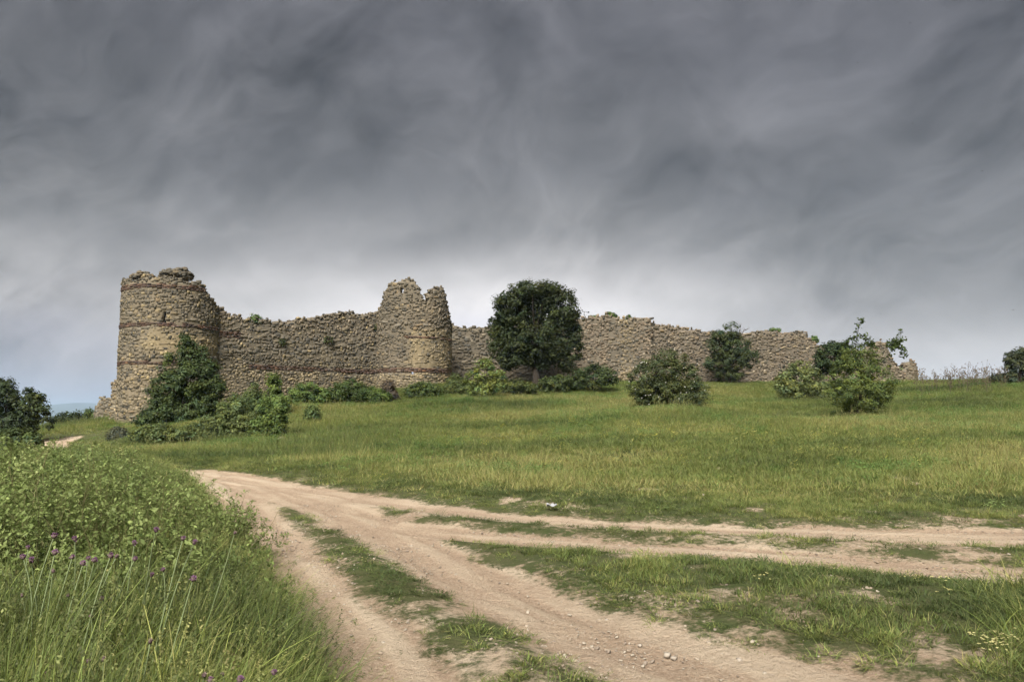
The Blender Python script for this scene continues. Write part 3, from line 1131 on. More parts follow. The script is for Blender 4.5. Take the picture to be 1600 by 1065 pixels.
# curtain wall running on to the right, two stretches
V0, V1, V2 = at(690, 560, 67.0), at(1018, 560, 70.5), at(1292, 560, 78.0)
WA, WB = Straight(V0, V1), Straight(V1 + np.array([-0.25, 0.25, 0]), V2)
wa_top = profile(WA, [(690, 500), (704, 504), (712, 508), (730, 512), (745, 511), (760, 510), (800, 505), (850, 502), (905, 498), (920, 496), (945, 493), (962, 495), (985, 497), (1000, 497), (1020, 496)])
wb_top = profile(WB, [(1010, 503), (1030, 507), (1050, 509), (1078, 513), (1097, 517), (1135, 520), (1170, 521), (1185, 517), (1200, 516), (1225, 520), (1245, 518), (1258, 519), (1264, 526), (1270, 534), (1282, 540), (1294, 545)])
s905 = WA.hit(880, 560)[0]
s975 = WA.hit(978, 560)[0]


def z_wa(s, h, rng):
    m = len(s)
    n = fbm(s * 0.4, h * 0.7, 81, 3)
    w = sstep(s905 - 3, s905 + 2, s)
    base = blend(np.clip(w + (n - 0.5) * 0.8, 0, 1), GREY * 0.82, PINK * 0.85)
    base = blend_rows(base, YEL, np.exp(-((s - s975) / 0.8) ** 2) * 0.6)
    k = rng.random(m)
    base = np.where((k < 0.14)[:, None], DARK[None], base)
    base = np.where((k > 0.93)[:, None], np.array([[0.32, 0.265, 0.19]]), base)
    return base * np.exp(rng.normal(0, 0.22, (m, 1)))


def z_wb(s, h, rng):
    m = len(s)
    n = fbm(s * 0.4, h * 0.7, 83, 3)
    base = blend(np.clip((n - 0.25) * 1.6, 0, 1), GREY * 0.85, PINK * 0.95)
    k = rng.random(m)
    base = np.where((k < 0.14)[:, None], DARK[None], base)
    base = np.where((k > 0.93)[:, None], np.array([[0.32, 0.265, 0.19]]), base)
    return base * np.exp(rng.normal(0, 0.22, (m, 1)))


t = thing('curtain_wall', 'rough stone wall behind the big round tree, right of the jagged tower', 'wall', (*at(860, 600, 68.5)[:2], 4.2), 'fortress ruins')
masonry(t, WA, 0, WA.L, 2.6, wa_top, 1.8, lambda s, h: ((0.25, 0.40, 0.6) if s < s905 else (0.215, 0.31, 1.0)), z_wa, [], [], 131, 200, 'stone_grey', 0.9, (0.18, 0.15, 0.11))
t = thing('curtain_wall', 'weathered rubble wall stepping down at the right behind the bushes', 'wall', (*at(1150, 600, 74)[:2], 4.8), 'fortress ruins')
masonry(t, WB, 0, WB.L, 3.0, wb_top, 1.8, lambda s, h: (0.215, 0.32, 1.0), z_wb, [], [], 141, 180, 'stone_tan', 0.9, (0.19, 0.155, 0.115))
A, B = at(1294, 560, 80), at(1431, 560, 84)
S_ = Straight(A, B)
t = thing('ruined_wall', 'broken wall fragment tapering down behind the pale green bush', 'wall', (*at(1370, 600, 82)[:2], 5.0), 'fortress ruins')
masonry(t, S_, 0, S_.L - 0.9, 3.6, profile(S_, [(1294, 546), (1330, 548), (1360, 545), (1371, 538), (1376, 532), (1383, 536), (1388, 548), (1396, 562), (1403, 573), (1412, 586), (1425, 593)]), 1.5, lambda s, h: (0.22, 0.36, 1.0), z_wb, [], [], 151, 60, 'stone_tan')
A, B = at(1414, 580, 83.0), at(1433, 580, 83.4)
S_ = Straight(A, B)
t = thing('ruined_pillar', 'small leaning stump of masonry at the far right end of the ruin', 'pillar', (*at(1424, 600, 83)[:2], 5.0), 'fortress ruins')
masonry(t, S_, 0, S_.L, 3.8, profile(S_, [(1413, 578), (1418, 570), (1423, 563), (1428, 565), (1431, 568), (1434, 580)]), 1.1, lambda s, h: (0.2, 0.32, 0.9), lambda s, h, rng: shuffle_tint(PINK * 0.8, len(s), rng), seed=152, singles=12, single_mat='stone_tan')


# ------------------------------------------------------------------ trees and bushes
def leaf_quads(P, Nrm, size, rng, aspect=0.55, fold=0.25):
    """rhombic leaves at P facing about Nrm"""
    n = len(P)
    Nrm = Nrm / (np.linalg.norm(Nrm, axis=1, keepdims=True) + 1e-9)
    r = rng.normal(0, 1, (n, 3))
    a = np.cross(Nrm, r)
    a /= np.linalg.norm(a, axis=1, keepdims=True) + 1e-9
    b = np.cross(Nrm, a)
    s = np.asarray(size).reshape(-1, 1)
    V = np.stack([P - a * s * 0.5, P + b * s * aspect * 0.5 + Nrm * s * fold * 0.3, P + a * s * 0.5, P - b * s * aspect * 0.5 + Nrm * s * fold * 0.3], 1)
    F = np.arange(4 * n).reshape(-1, 4)
    return V.reshape(-1, 3), F


def crown(blobs, nclump, per, leaf, cr, rng, tint, var=0.22, hue=0.10, shell=0.45, dens=None):
    """blobs: (centre, radii). Returns leaves and clump centres"""
    vol = np.array([r[0] * r[1] * r[2] for c, r in blobs]) ** 0.6
    pick = rng.choice(len(blobs), nclump, p=vol / vol.sum())
    v = rng.normal(0, 1, (nclump, 3))
    v /= np.linalg.norm(v, axis=1, keepdims=True)
    rad = rng.uniform(shell, 1.0, (nclump, 1)) ** 0.7
    Cc = np.array([blobs[i][0] for i in pick]) + v * rad * np.array([blobs[i][1] for i in pick])
    cs = cr * np.exp(rng.normal(0, 0.3, nclump))
    n = nclump * per
    ci = np.repeat(np.arange(nclump), per)
    o = rng.normal(0, 1, (n, 3))
    o /= np.linalg.norm(o, axis=1, keepdims=True)
    rr = rng.uniform(0, 1, (n, 1)) ** 0.5
    P = Cc[ci] + o * rr * cs[ci][:, None] * np.array([1, 1, 0.75])
    nr = o * 0.7 + v[ci] * 0.5 + np.array([0, 0, 0.6]) + rng.normal(0, 0.45, (n, 3))
    V, F = leaf_quads(P, nr, leaf * rng.uniform(0.6, 1.35, n), rng)
    k = np.exp(rng.normal(0, var, nclump))[ci] * np.exp(rng.normal(0, var * 0.7, n))
    h = (rng.normal(0, hue, nclump)[ci] + rng.normal(0, hue * 0.6, n))
    T = np.clip(np.array(tint)[None] * np.array([1.85, 1.66, 1.7]) * (0.66 if tint is OAKG else 1.0) * k[:, None] * np.stack([1 + h, 1 + 0.3 * h, 1 - h], -1), 0.008, 0.6)
    return V, F, np.repeat(T, 4, 0), Cc


def limbs(base, crot, targets, r0, rng, nmax=28, start=0.35):
    """trunk from base to crot and limbs on to clump centres"""
    bag = Bag()
    base, crot = np.array(base, float), np.array(crot, float)
    q = np.linspace(0, 1, 7)[:, None]
    wob = rng.normal(0, 0.03, (7, 3)) * np.linalg.norm(crot - base)
    wob[0] = wob[-1] = 0
    tr = base + (crot - base) * q + wob
    rr = r0 * (1.0 - 0.55 * q[:, 0]) * (1 + 0.5 * np.exp(-q[:, 0] * 9))
    V, F = tube(tr, rr, 9)
    bag.add(V, F)
    trunk = bag
    lb = Bag()
    for tg in targets[rng.permutation(len(targets))[:nmax]]:
        k = rng.uniform(start, 1.0)
        p0 = base + (crot - base) * k
        m = (p0 + tg) / 2 + np.array([0, 0, 0.12]) * np.linalg.norm(tg - p0) + rng.normal(0, 0.06, 3) * np.linalg.norm(tg - p0)
        qq = np.linspace(0, 1, 6)[:, None]
        pts = p0 * (1 - qq) ** 2 + 2 * m * qq * (1 - qq) + tg * qq ** 2
        V, F = tube(pts, r0 * 0.42 * (1 - 0.85 * qq[:, 0]) + 0.006, 5)
        lb.add(V, F)
    return trunk, lb


VEG = []


def plant(name, label, cat, px, base_py, Y, blobs, nclump, per, leaf, cr, tint, seed, group, trunk_r=0.0, crot=None, trunk_name='trunk', shell=0.45, depth=0.8, var=0.22, hue=0.1, stems=10, flowers=0, shoots=(), dead=(), zoff=0.0):
    """blobs in photograph pixels: (x, y, rx, ry) at the plant's distance, turned into metres there"""
    rng = np.random.default_rng(seed)
    b = at(px, base_py, Y)
    if zoff is not None:
        b[2] = float(ground_z(b[0], b[1])) - 0.03 + zoff
    m = Y / FPX
    bl = []
    for (x, y, rx, ry) in blobs:
        c = at(x, y, Y)
        c[1] += rng.normal(0, 0.25) * rx * m * depth
        bl.append((c, (rx * m, max(rx, ry * 0.7) * m * depth, ry * m)))
    t = thing(name, label, cat, b, group)
    V, F, T, Cc = crown(bl, nclump, per, leaf, cr, rng, tint, var, hue, shell)
    bag = Bag()
    bag.add(V, F, T)
    sb = Bag()
    for path in shoots:
        pts = np.array([at(x, y, Y + 0.2) for x, y in path])
        q = np.linspace(0, 1, 26)
        qi = np.linspace(0, 1, len(pts))
        P = np.stack([np.interp(q, qi, pts[:, k]) for k in range(3)], -1)
        V, F = tube(P, np.linspace(0.022, 0.006, 26), 5)
        sb.add(V, F)
        for i in range(3, 26):
            if rng.random() < 0.18:
                continue
            nl = int(rng.integers(4, 9))
            o = rng.normal(0, 0.06, (nl, 3)) + rng.choice([-1, 1]) * np.array([0.09, 0, 0.02])
            V, F = leaf_quads(P[i] + o, rng.normal(0, 1, (nl, 3)) + np.array([0, 0, 0.8]), 0.15 * rng.uniform(0.7, 1.3, nl), rng)
            bag.add(V, F, np.array(tint) * math.exp(rng.normal(0, 0.15)))
    V, F, T = bag.out()
    part('crown' if cat == 'tree' else 'foliage', V, F, M['leaf'], t, T)
    if trunk_r:
        cp = at(*crot, Y) if crot is not None else bl[0][0]
        tr, lb = limbs(b, cp, Cc, trunk_r, rng)
        V, F, _ = tr.out()
        part('trunk', V, F, M['bark'], t, smooth=True)
        V, F, _ = lb.out()
        part('branches', V, F, M['bark'], t, smooth=True)
    else:
        for tg in Cc[rng.permutation(len(Cc))[:stems]]:
            p0 = b + np.array([rng.normal(0, 0.12), rng.normal(0, 0.12), 0])
            mm = np.array([p0[0] * 0.6 + tg[0] * 0.4, p0[1] * 0.6 + tg[1] * 0.4, p0[2] * 0.35 + tg[2] * 0.65])
            qq = np.linspace(0, 1, 6)[:, None]
            V, F = tube(p0 * (1 - qq) ** 2 + 2 * mm * qq * (1 - qq) + tg * qq ** 2, 0.028 * (1 - 0.8 * qq[:, 0]), 5)
            sb.add(V, F)
    if sb.n:
        V, F, _ = sb.out()
        part('stems', V, F, M['bark'], t, smooth=True)
    if flowers:
        n = flowers
        i = rng.integers(0, len(bl), n)
        v = rng.normal(0, 1, (n, 3))
        v[:, 1] = -np.abs(v[:, 1])
        v[:, 2] += 0.5
        v /= np.linalg.norm(v, axis=1, keepdims=True)
        P = np.array([bl[k][0] for k in i]) + v * np.array([bl[k][1] for k in i]) * 1.06
        fb = Bag()
        for p_ in P:
            for a_ in range(5):
                an = a_ * 1.2566 + rng.uniform(0, 0.3)
                d_ = np.array([math.cos(an), rng.normal(0, 0.3) - 0.3, math.sin(an)]) * 0.02
                V, F = leaf_quads((p_ + d_)[None], np.array([[0, -1.0, 0.4]]) + rng.normal(0, 0.3, (1, 3)), np.array([0.030]), rng, 0.8)
                fb.add(V, F)
        V, F, _ = fb.out()
        part('blossoms', V, F, M['petal_white'], t, None, 'stuff')
    if dead:
        db = Bag()
        for path in dead:
            pts = np.array([at(x, y, Y) for x, y in path])
            V, F = tube(pts, np.linspace(0.04, 0.008, len(pts)), 5)
            db.add(V, F)
            for _ in range(7):
                k = rng.uniform(0.3, 1)
                j = k * (len(pts) - 1)
                a_ = pts[int(j)] + (pts[min(int(j) + 1, len(pts) - 1)] - pts[int(j)]) * (j % 1)
                e_ = a_ + np.array([rng.normal(0, 0.3), rng.normal(0, 0.2), rng.uniform(0.1, 0.5)])
                V, F = tube(np.array([a_, (a_ + e_) / 2 + rng.normal(0, 0.04, 3), e_]), [0.012, 0.009, 0.004], 4)
                db.add(V, F)
        V, F, _ = db.out()
        part('dead_twigs', V, F, M['twig'], t)
    return t


OAKG, MIDG, LITE, OLIVE = (0.036, 0.052, 0.017), (0.066, 0.108, 0.030), (0.088, 0.122, 0.034), (0.080, 0.105, 0.036)
GT, GB, GW = 'trees around the ruin', 'bushes along the foot of the ruin', 'plants growing on the wall tops'

plant('oak_tree', 'large dark round-crowned tree standing alone before the middle of the wall', 'tree', 838, 602, 63.0,
      [(835, 478, 46, 34), (800, 480, 32, 30), (872, 478, 30, 32), (835, 455, 44, 14), (790, 520, 30, 28), (880, 522, 30, 28), (838, 528, 46, 34), (812, 548, 36, 14), (860, 552, 34, 14), (892, 500, 18, 20), (782, 495, 18, 24), (838, 566, 26, 10), (778, 545, 20, 16), (896, 545, 16, 22), (800, 562, 22, 14), (885, 572, 14, 12)],
      820, 80, 0.20, 0.50, OAKG, 201, GT, 0.30, (838, 520), shell=0.3)
plant('broadleaf_tree', 'dense dark green tree growing in front of the round tower', 'tree', 285, 672, 47.0,
      [(292, 558, 15, 28), (300, 592, 30, 30), (265, 606, 24, 34), (325, 588, 13, 30), (256, 642, 24, 24), (292, 640, 40, 30), (322, 625, 22, 24), (289, 534, 6, 12), (316, 552, 7, 14), (264, 564, 6, 15), (232, 656, 16, 16), (340, 600, 9, 16), (240, 616, 9, 14), (300, 545, 6, 10)],
      560, 72, 0.15, 0.36, (0.038, 0.060, 0.020), 202, GT, 0.16, (288, 590), shell=0.45)
plant('small_tree', 'upright dark tree with bare twigs beside its top, against the right wall', 'tree', 1140, 600, 70.5,
      [(1138, 522, 18, 20), (1125, 540, 22, 22), (1152, 542, 24, 24), (1140, 562, 34, 22), (1165, 560, 18, 16), (1118, 565, 16, 14), (1140, 585, 24, 12)],
      260, 70, 0.17, 0.40, (0.036, 0.052, 0.02), 203, GT, 0.16, (1140, 555), dead=[[(1150, 528), (1156, 516), (1158, 506)], [(1154, 528), (1163, 516), (1172, 512)]])
plant('rose_bush', 'wide rounded bush dotted with white blossoms in the meadow', 'bush', 1040, 643, 42.5,
      [(1040, 580, 46, 30), (1010, 595, 30, 30), (1075, 592, 28, 30), (1040, 610, 56, 26), (1000, 612, 26, 20), (1085, 615, 22, 20), (1045, 560, 26, 15), (1020, 626, 30, 12), (1066, 626, 28, 12)],
      380, 64, 0.11, 0.28, (0.046, 0.062, 0.022), 204, GB, flowers=75, stems=22)
plant('dark_bush', 'dark rounded bush half hidden behind the pale green bush at the right', 'bush', 1305, 598, 66,
      [(1305, 560, 30, 26), (1290, 572, 18, 20), (1325, 560, 20, 22), (1305, 545, 18, 12)], 150, 55, 0.2, 0.40, (0.024, 0.040, 0.014), 205, GB)
plant('olive_bush', 'olive green bush left of the pale green bush with long shoots', 'bush', 1252, 627, 52,
      [(1245, 592, 26, 24), (1228, 600, 16, 18), (1272, 596, 20, 24), (1250, 576, 20, 12), (1282, 612, 14, 12), (1240, 612, 22, 12)], 150, 55, 0.16, 0.34, OLIVE, 206, GB, flowers=8)
plant('shooting_bush', 'bright green bush with two long arching shoots above its top', 'bush', 1340, 648, 40.5,
      [(1345, 572, 34, 34), (1318, 588, 30, 32), (1372, 592, 28, 32), (1340, 615, 54, 26), (1310, 620, 22, 16), (1375, 620, 22, 16), (1335, 560, 22, 22), (1345, 634, 32, 10), (1395, 596, 8, 8), (1392, 612, 8, 6)],
      320, 64, 0.10, 0.26, (0.064, 0.092, 0.024), 207, GB, stems=20,
      shoots=[[(1335, 560), (1338, 530), (1342, 512), (1345, 498)], [(1340, 535), (1330, 528), (1322, 535), (1316, 545)], [(1342, 525), (1352, 525), (1360, 534), (1366, 545)], [(1340, 542), (1356, 536), (1364, 540)],
              [(1370, 575), (1392, 550), (1402, 534), (1411, 516)], [(1398, 542), (1408, 542), (1413, 550), (1412, 558)], [(1396, 545), (1402, 535), (1412, 530)], [(1393, 546), (1390, 538), (1396, 530)]])
plant('light_bush', 'pale yellow green bush just left of the big round tree', 'bush', 755, 630, 54,
      [(757, 585, 22, 22), (742, 595, 16, 18), (770, 598, 20, 18), (760, 568, 12, 9), (752, 612, 24, 14), (782, 588, 8, 10)], 130, 50, 0.15, 0.30, LITE, 208, GB, hue=0.14)
plant('wall_bush', 'dark spreading bush under the wall right of the big round tree', 'bush', 925, 610, 60,
      [(925, 590, 32, 17), (905, 596, 20, 14), (948, 590, 16, 14), (885, 600, 16, 12), (930, 576, 16, 8)], 130, 55, 0.18, 0.36, (0.034, 0.052, 0.018), 209, GB)
plant('wall_bush', 'low dark bush at the trunk of the big round tree', 'bush', 868, 610, 59, [(866, 600, 22, 12), (850, 604, 16, 8), (880, 597, 14, 10)], 70, 52, 0.17, 0.32, (0.040, 0.06, 0.02), 210, GB)
plant('wall_bush', 'low green bush between the pale bush and the big tree trunk', 'bush', 808, 616, 57, [(808, 604, 22, 10), (825, 606, 16, 9), (795, 608, 12, 8)], 70, 52, 0.16, 0.30, (0.05, 0.07, 0.022), 211, GB)
for i, (x, by, Y, bl, tint, lab) in enumerate([
        (482, 632, 52, [(482, 612, 26, 16), (466, 618, 18, 14), (500, 618, 16, 12)], MIDG, 'rounded green bush under the brick band, left of the middle of the first wall'),
        (545, 634, 53, [(545, 608, 26, 18), (530, 614, 18, 16), (562, 616, 20, 14)], (0.046, 0.075, 0.022), 'tallest green bush under the first wall, left of the jagged tower'),
        (583, 634, 53, [(583, 618, 20, 13), (596, 622, 14, 10)], (0.055, 0.09, 0.024), 'low bright bush before the left foot of the jagged tower'),
        (607, 634, 54, [(607, 608, 9, 14), (611, 620, 12, 10)], (0.07, 0.062, 0.045), 'thin brownish bush against the jagged tower'),
        (660, 630, 55, [(660, 610, 24, 14), (645, 616, 14, 10), (678, 612, 14, 12)], (0.055, 0.082, 0.024), 'green bush before the yellow foot of the jagged tower'),
        (712, 622, 56, [(712, 602, 16, 18), (725, 606, 12, 12), (702, 610, 10, 10)], (0.06, 0.082, 0.026), 'green bush at the right corner of the jagged tower'),
        (428, 652, 48, [(428, 600, 10, 16), (424, 625, 18, 22), (440, 632, 14, 16), (408, 636, 16, 18)], (0.066, 0.102, 0.026), 'pointed light green bush at the left part of the first wall'),
        (385, 668, 45, [(385, 634, 28, 26), (360, 640, 24, 24), (408, 644, 24, 26), (396, 612, 8, 14)], (0.064, 0.094, 0.031), 'broad green bush right of the tree by the round tower'),
        (360, 694, 38, [(360, 664, 32, 26), (332, 670, 26, 22), (388, 668, 28, 26), (304, 678, 24, 16), (372, 640, 8, 18), (348, 646, 7, 14)], (0.072, 0.100, 0.034), 'low leafy bush in front of the tree by the round tower'),
        (425, 694, 37, [(424, 662, 17, 30), (438, 648, 8, 32), (408, 672, 18, 20), (414, 640, 7, 18)], (0.068, 0.105, 0.027), 'upright light green bush at the edge of the meadow near the track'),
        (488, 668, 43, [(488, 648, 10, 14), (482, 660, 8, 8)], (0.06, 0.09, 0.028), 'small lone sapling in the grass below the first wall'),
        (245, 696, 36, [(245, 678, 28, 16), (218, 682, 22, 13), (276, 684, 26, 14)], (0.066, 0.092, 0.030), 'leafy bush in front of the foot of the round tower'),
        (182, 694, 41, [(182, 680, 14, 12), (192, 684, 10, 9)], (0.05, 0.06, 0.035), 'small dull bush left of the foot of the round tower'),
]):
    plant('wall_bush', lab, 'bush', x, by, Y, bl, 50 + 40 * len(bl), 60, 0.115, 0.25, tint, 220 + i, GB)
# left edge
plant('broadleaf_tree', 'dark tree cut by the left edge of the picture', 'tree', 12, 700, 47, [(2, 620, 34, 28), (36, 636, 30, 28), (-25, 640, 34, 40), (24, 665, 38, 26), (62, 655, 20, 22), (6, 600, 10, 12), (54, 624, 11, 14), (-10, 680, 34, 20), (22, 612, 12, 10)],
      260, 58, 0.20, 0.38, (0.030, 0.046, 0.018), 241, GT, 0.14, (10, 650))
plant('roadside_bush', 'dark bush beside the distant bend of the track', 'bush', 108, 672, 62, [(103, 656, 16, 11), (122, 654, 14, 9), (90, 660, 12, 10)], 80, 55, 0.2, 0.36, (0.030, 0.046, 0.018), 242, GB)
plant('roadside_bush', 'small bright bush next to the low wall stub', 'bush', 140, 664, 64, [(140, 648, 10, 9), (134, 655, 9, 7), (147, 652, 8, 8)], 50, 52, 0.18, 0.3, (0.05, 0.078, 0.026), 243, GB)
plant('roadside_bush', 'mid green bush below the tree at the left edge', 'bush', 30, 716, 38, [(28, 690, 34, 20), (0, 692, 26, 20), (52, 696, 16, 16), (-25, 690, 26, 26)], 150, 55, 0.15, 0.32, (0.046, 0.07, 0.023), 244, GB)
plant('skyline_bush', 'dark bush on the skyline at the right edge of the picture', 'bush', 1592, 603, 58, [(1590, 572, 20, 22), (1610, 570, 24, 28), (1582, 590, 14, 12), (1578, 560, 7, 9), (1594, 552, 9, 8)], 150, 52, 0.17, 0.33, (0.036, 0.048, 0.022), 245, GB)
plant('skyline_bush', 'low spreading shrub on the skyline left of the dark edge bush', 'bush', 1560, 603, 60, [(1558, 591, 14, 7), (1572, 592, 8, 7)], 40, 50, 0.14, 0.26, (0.05, 0.06, 0.03), 246, GB)


def wall_plant(label, px, py, surf, rx, ry, seed, tint=MIDG):
    s, z = surf.hit(px, py + ry)
    P = surf.pos(np.array([s]), np.array([z]), np.array([-0.5]))[0]
    t = plant('wall_shrub', label, 'shrub', px, py + ry, P[1], [(px, py, rx, ry), (px + rx * 0.4, py + ry * 0.3, rx * 0.6, ry * 0.6)], 40, 42, 0.13, 0.17, tint, seed, GW, stems=4, zoff=None)
    return t


wall_plant('green tuft on the first wall next to the round tower', 398, 499, W1, 12, 8, 251)
wall_plant('low green shrub on the wall top right of the big tree', 928, 496, WA, 8, 3, 252)
wall_plant('rounded green shrub on the wall top, second from the big tree', 953, 492, WA, 10, 5, 253)
wall_plant('tiny green sprig on the wall top before the step in the wall', 982, 496, WA, 3, 4, 254)
wall_plant('dark shrub on top of the right wall past the upright tree', 1211, 516, WB, 9, 4, 255)
wall_plant('green shrub at the broken right end of the wall', 1272, 530, WB, 7, 6, 256)
wall_plant('dark shrub growing between the last fragment and the masonry stump', 1408, 582, Straight(at(1294, 560, 80), at(1431, 560, 84)), 7, 10, 257)
# plants rooted in the face of the first wall
for lab, x, y, rx, ry, sd in (('green plant rooted in the middle of the first wall face', 512, 530, 9, 8, 258), ('small dull plant rooted low in the first wall face', 440, 534, 6, 5, 259), ('dark plant rooted high beside the jagged tower', 590, 510, 7, 7, 260)):
    s, z = W1.hit(x, y)
    P = W1.pos(np.array([s]), np.array([z]), np.array([0.22]))[0]
    plant('wall_shrub', lab, 'shrub', x, y + ry * 0.6, P[1], [(x, y, rx, ry)], 22, 36, 0.11, 0.15, (0.04, 0.055, 0.02), sd, GW, stems=3, zoff=None)

# ------------------------------------------------------------------ scattered cover (uncountable): instanced blades, sprigs, pebbles
def scatter(name, label, P, rot, scl, pid, tint, protos):
    n = len(P)
    me = bpy.data.meshes.new(name)
    me.vertices.add(n)
    me.vertices.foreach_set('co', np.ascontiguousarray(P, np.float32).ravel())
    for nm, ty, f, v in (('rot', 'FLOAT_VECTOR', 'vector', rot), ('scl', 'FLOAT_VECTOR', 'vector', scl), ('tint', 'FLOAT', 'value', tint)):
        a = me.attributes.new(nm, ty, 'POINT')
        a.data.foreach_set(f, np.ascontiguousarray(v, np.float32).ravel())
    a = me.attributes.new('pid', 'INT', 'POINT')
    a.data.foreach_set('value', np.ascontiguousarray(pid, np.int32))
    me.update()
    o = link(name, me)
    pc = bpy.data.collections.new(name + '_kinds')
    for i, m in enumerate(protos):
        pc.objects.link(bpy.data.objects.new('%s_kind_%02d' % (name, i), m))
    ng = bpy.data.node_groups.new(name, 'GeometryNodeTree')
    ng.interface.new_socket('Geometry', in_out='INPUT', socket_type='NodeSocketGeometry')
    ng.interface.new_socket('Geometry', in_out='OUTPUT', socket_type='NodeSocketGeometry')
    N, L = ng.nodes.new, ng.links.new
    gi, go = N('NodeGroupInput'), N('NodeGroupOutput')
    ip = N('GeometryNodeInstanceOnPoints')
    ci = N('GeometryNodeCollectionInfo')
    ci.inputs['Collection'].default_value = pc
    ci.inputs['Separate Children'].default_value = True
    ci.inputs['Reset Children'].default_value = True
    L(gi.outputs[0], ip.inputs['Points'])
    L(ci.outputs[0], ip.inputs['Instance'])
    ip.inputs['Pick Instance'].default_value = True
    for nm, ty, sock in (('pid', 'INT', 'Instance Index'), ('rot', 'FLOAT_VECTOR', 'Rotation'), ('scl', 'FLOAT_VECTOR', 'Scale')):
        na = N('GeometryNodeInputNamedAttribute')
        na.data_type = ty
        na.inputs['Name'].default_value = nm
        L(na.outputs['Attribute'], ip.inputs[sock])
    L(ip.outputs[0], go.inputs[0])
    md = o.modifiers.new('scatter', 'NODES')
    md.node_group = ng
    tag(o, label, None, None, 'stuff')
    return o


def blades(n, radius, h, width, bend, segs, rng, seedheads=0.0, pale=1.0):
    """one tuft of tapering, curved blades of unit scale in metres"""
    bag = Bag()
    for i in range(n):
        r = radius * math.sqrt(rng.random())
        a = rng.uniform(0, 6.283)
        p = np.array([r * math.cos(a), r * math.sin(a), -0.02])
        hh = h * rng.uniform(0.5, 1.15)
        az = a + rng.normal(0, 0.9)
        bd = bend * rng.uniform(0.3, 1.4)
        dr = np.array([math.cos(az), math.sin(az), 0])
        sd = np.array([-math.sin(az + rng.normal(0, 0.6)), math.cos(az), 0])
        q = np.linspace(0, 1, segs + 1)
        ctr = p + dr * (bd * hh * q ** 2)[:, None] + np.array([0, 0, 1.0]) * (hh * q * (1 - 0.25 * bd * q))[:, None]
        w = width * rng.uniform(0.7, 1.3) * (1 - q ** 1.6) * 0.5 + 0.0006
        V = np.stack([ctr - sd * w[:, None], ctr + sd * w[:, None]], 1).reshape(-1, 3)
        k = np.arange(segs)[:, None] * 2
        F = np.concatenate([k, k + 1, k + 3, k + 2], 1)
        sh = math.exp(rng.normal(0, 0.22)) * pale
        c = np.array([sh * rng.uniform(0.95, 1.2), sh, sh * rng.uniform(0.8, 1.1)])
        if rng.random() < 0.12:
            c = np.array([1.75, 1.3, 1.6]) * sh      # dry blade
        bag.add(V, F, c)
        if rng.random() < seedheads:
            tip = ctr[-1]
            for j in range(9):
                o = tip + np.array([rng.normal(0, 0.006), rng.normal(0, 0.006), -0.009 * j])
                V, F = leaf_quads(o[None], rng.normal(0, 1, (1, 3)), np.array([0.02]), rng, 0.5)
                bag.add(V, F, np.array([1.35, 1.1, 1.35]) * sh)
    V, F, T = bag.out()
    return V, F, T


GRASSC = [(0.085, 0.122, 0.044), (0.150, 0.205, 0.062), (0.225, 0.282, 0.084), (0.310, 0.335, 0.122)]
M['grass'] = leaf_mat('grass_blade', 0.46, GRASSC)
M['sprig'] = leaf_mat('shrub_leaf', 0.38, [(0.12, 0.17, 0.05), (0.215, 0.275, 0.085), (0.31, 0.355, 0.13)])
M['yellow_flower'] = leaf_mat('yellow_petal', 0.3, [(0.55, 0.48, 0.06), (0.6, 0.55, 0.25)])
M['dry_weed'] = leaf_mat('dry_weed', 0.2, [(0.11, 0.09, 0.06), (0.17, 0.14, 0.09)])


def proto(nm, V, F, T, mat):
    return mk_mesh(nm, V, F, mat, None, {'shade': T})


pr = np.random.default_rng(77)
TUFT_FIELD = [proto('field_tuft', *blades(28, 0.18, 0.26, 0.009, 0.6, 3, pr, 0.05), M['grass']) for _ in range(4)]
TUFT_SHORT = [proto('short_tuft', *blades(38, 0.09, 0.08, 0.0045, 0.9, 2, pr, 0.0), M['grass']) for _ in range(4)]
TUFT_TALL = [proto('tall_tuft', *blades(28, 0.11, 0.60, 0.0048, 0.5, 5, pr, 0.10), M['grass']) for _ in range(4)] + [proto('pale_stems', *blades(7, 0.10, 0.85, 0.0045, 0.22, 5, pr, 0.6, pale=1.35), M['grass'])]


def forb(rng, n=60, r=0.16, h=0.22, leaf=0.045):
    P = np.c_[rng.normal(0, r * 0.6, n), rng.normal(0, r * 0.6, n), rng.uniform(0.03, h, n)]
    V, F = leaf_quads(P, rng.normal(0, 0.5, (n, 3)) + np.array([0, 0, 1.0]), leaf * rng.uniform(0.6, 1.4, n), rng, 0.5)
    T = np.repeat(np.exp(rng.normal(-0.08, 0.2, (n, 1))) * np.array([[0.8, 1, 0.9]]), 4, 0)
    return V, F, T


TUFT_FIELD += [proto('field_forb', *forb(pr), M['grass']) for _ in range(2)]
TUFT_FIELD += [proto('field_stems', *blades(9, 0.16, 0.55, 0.006, 0.25, 4, pr, 0.9), M['grass'])]


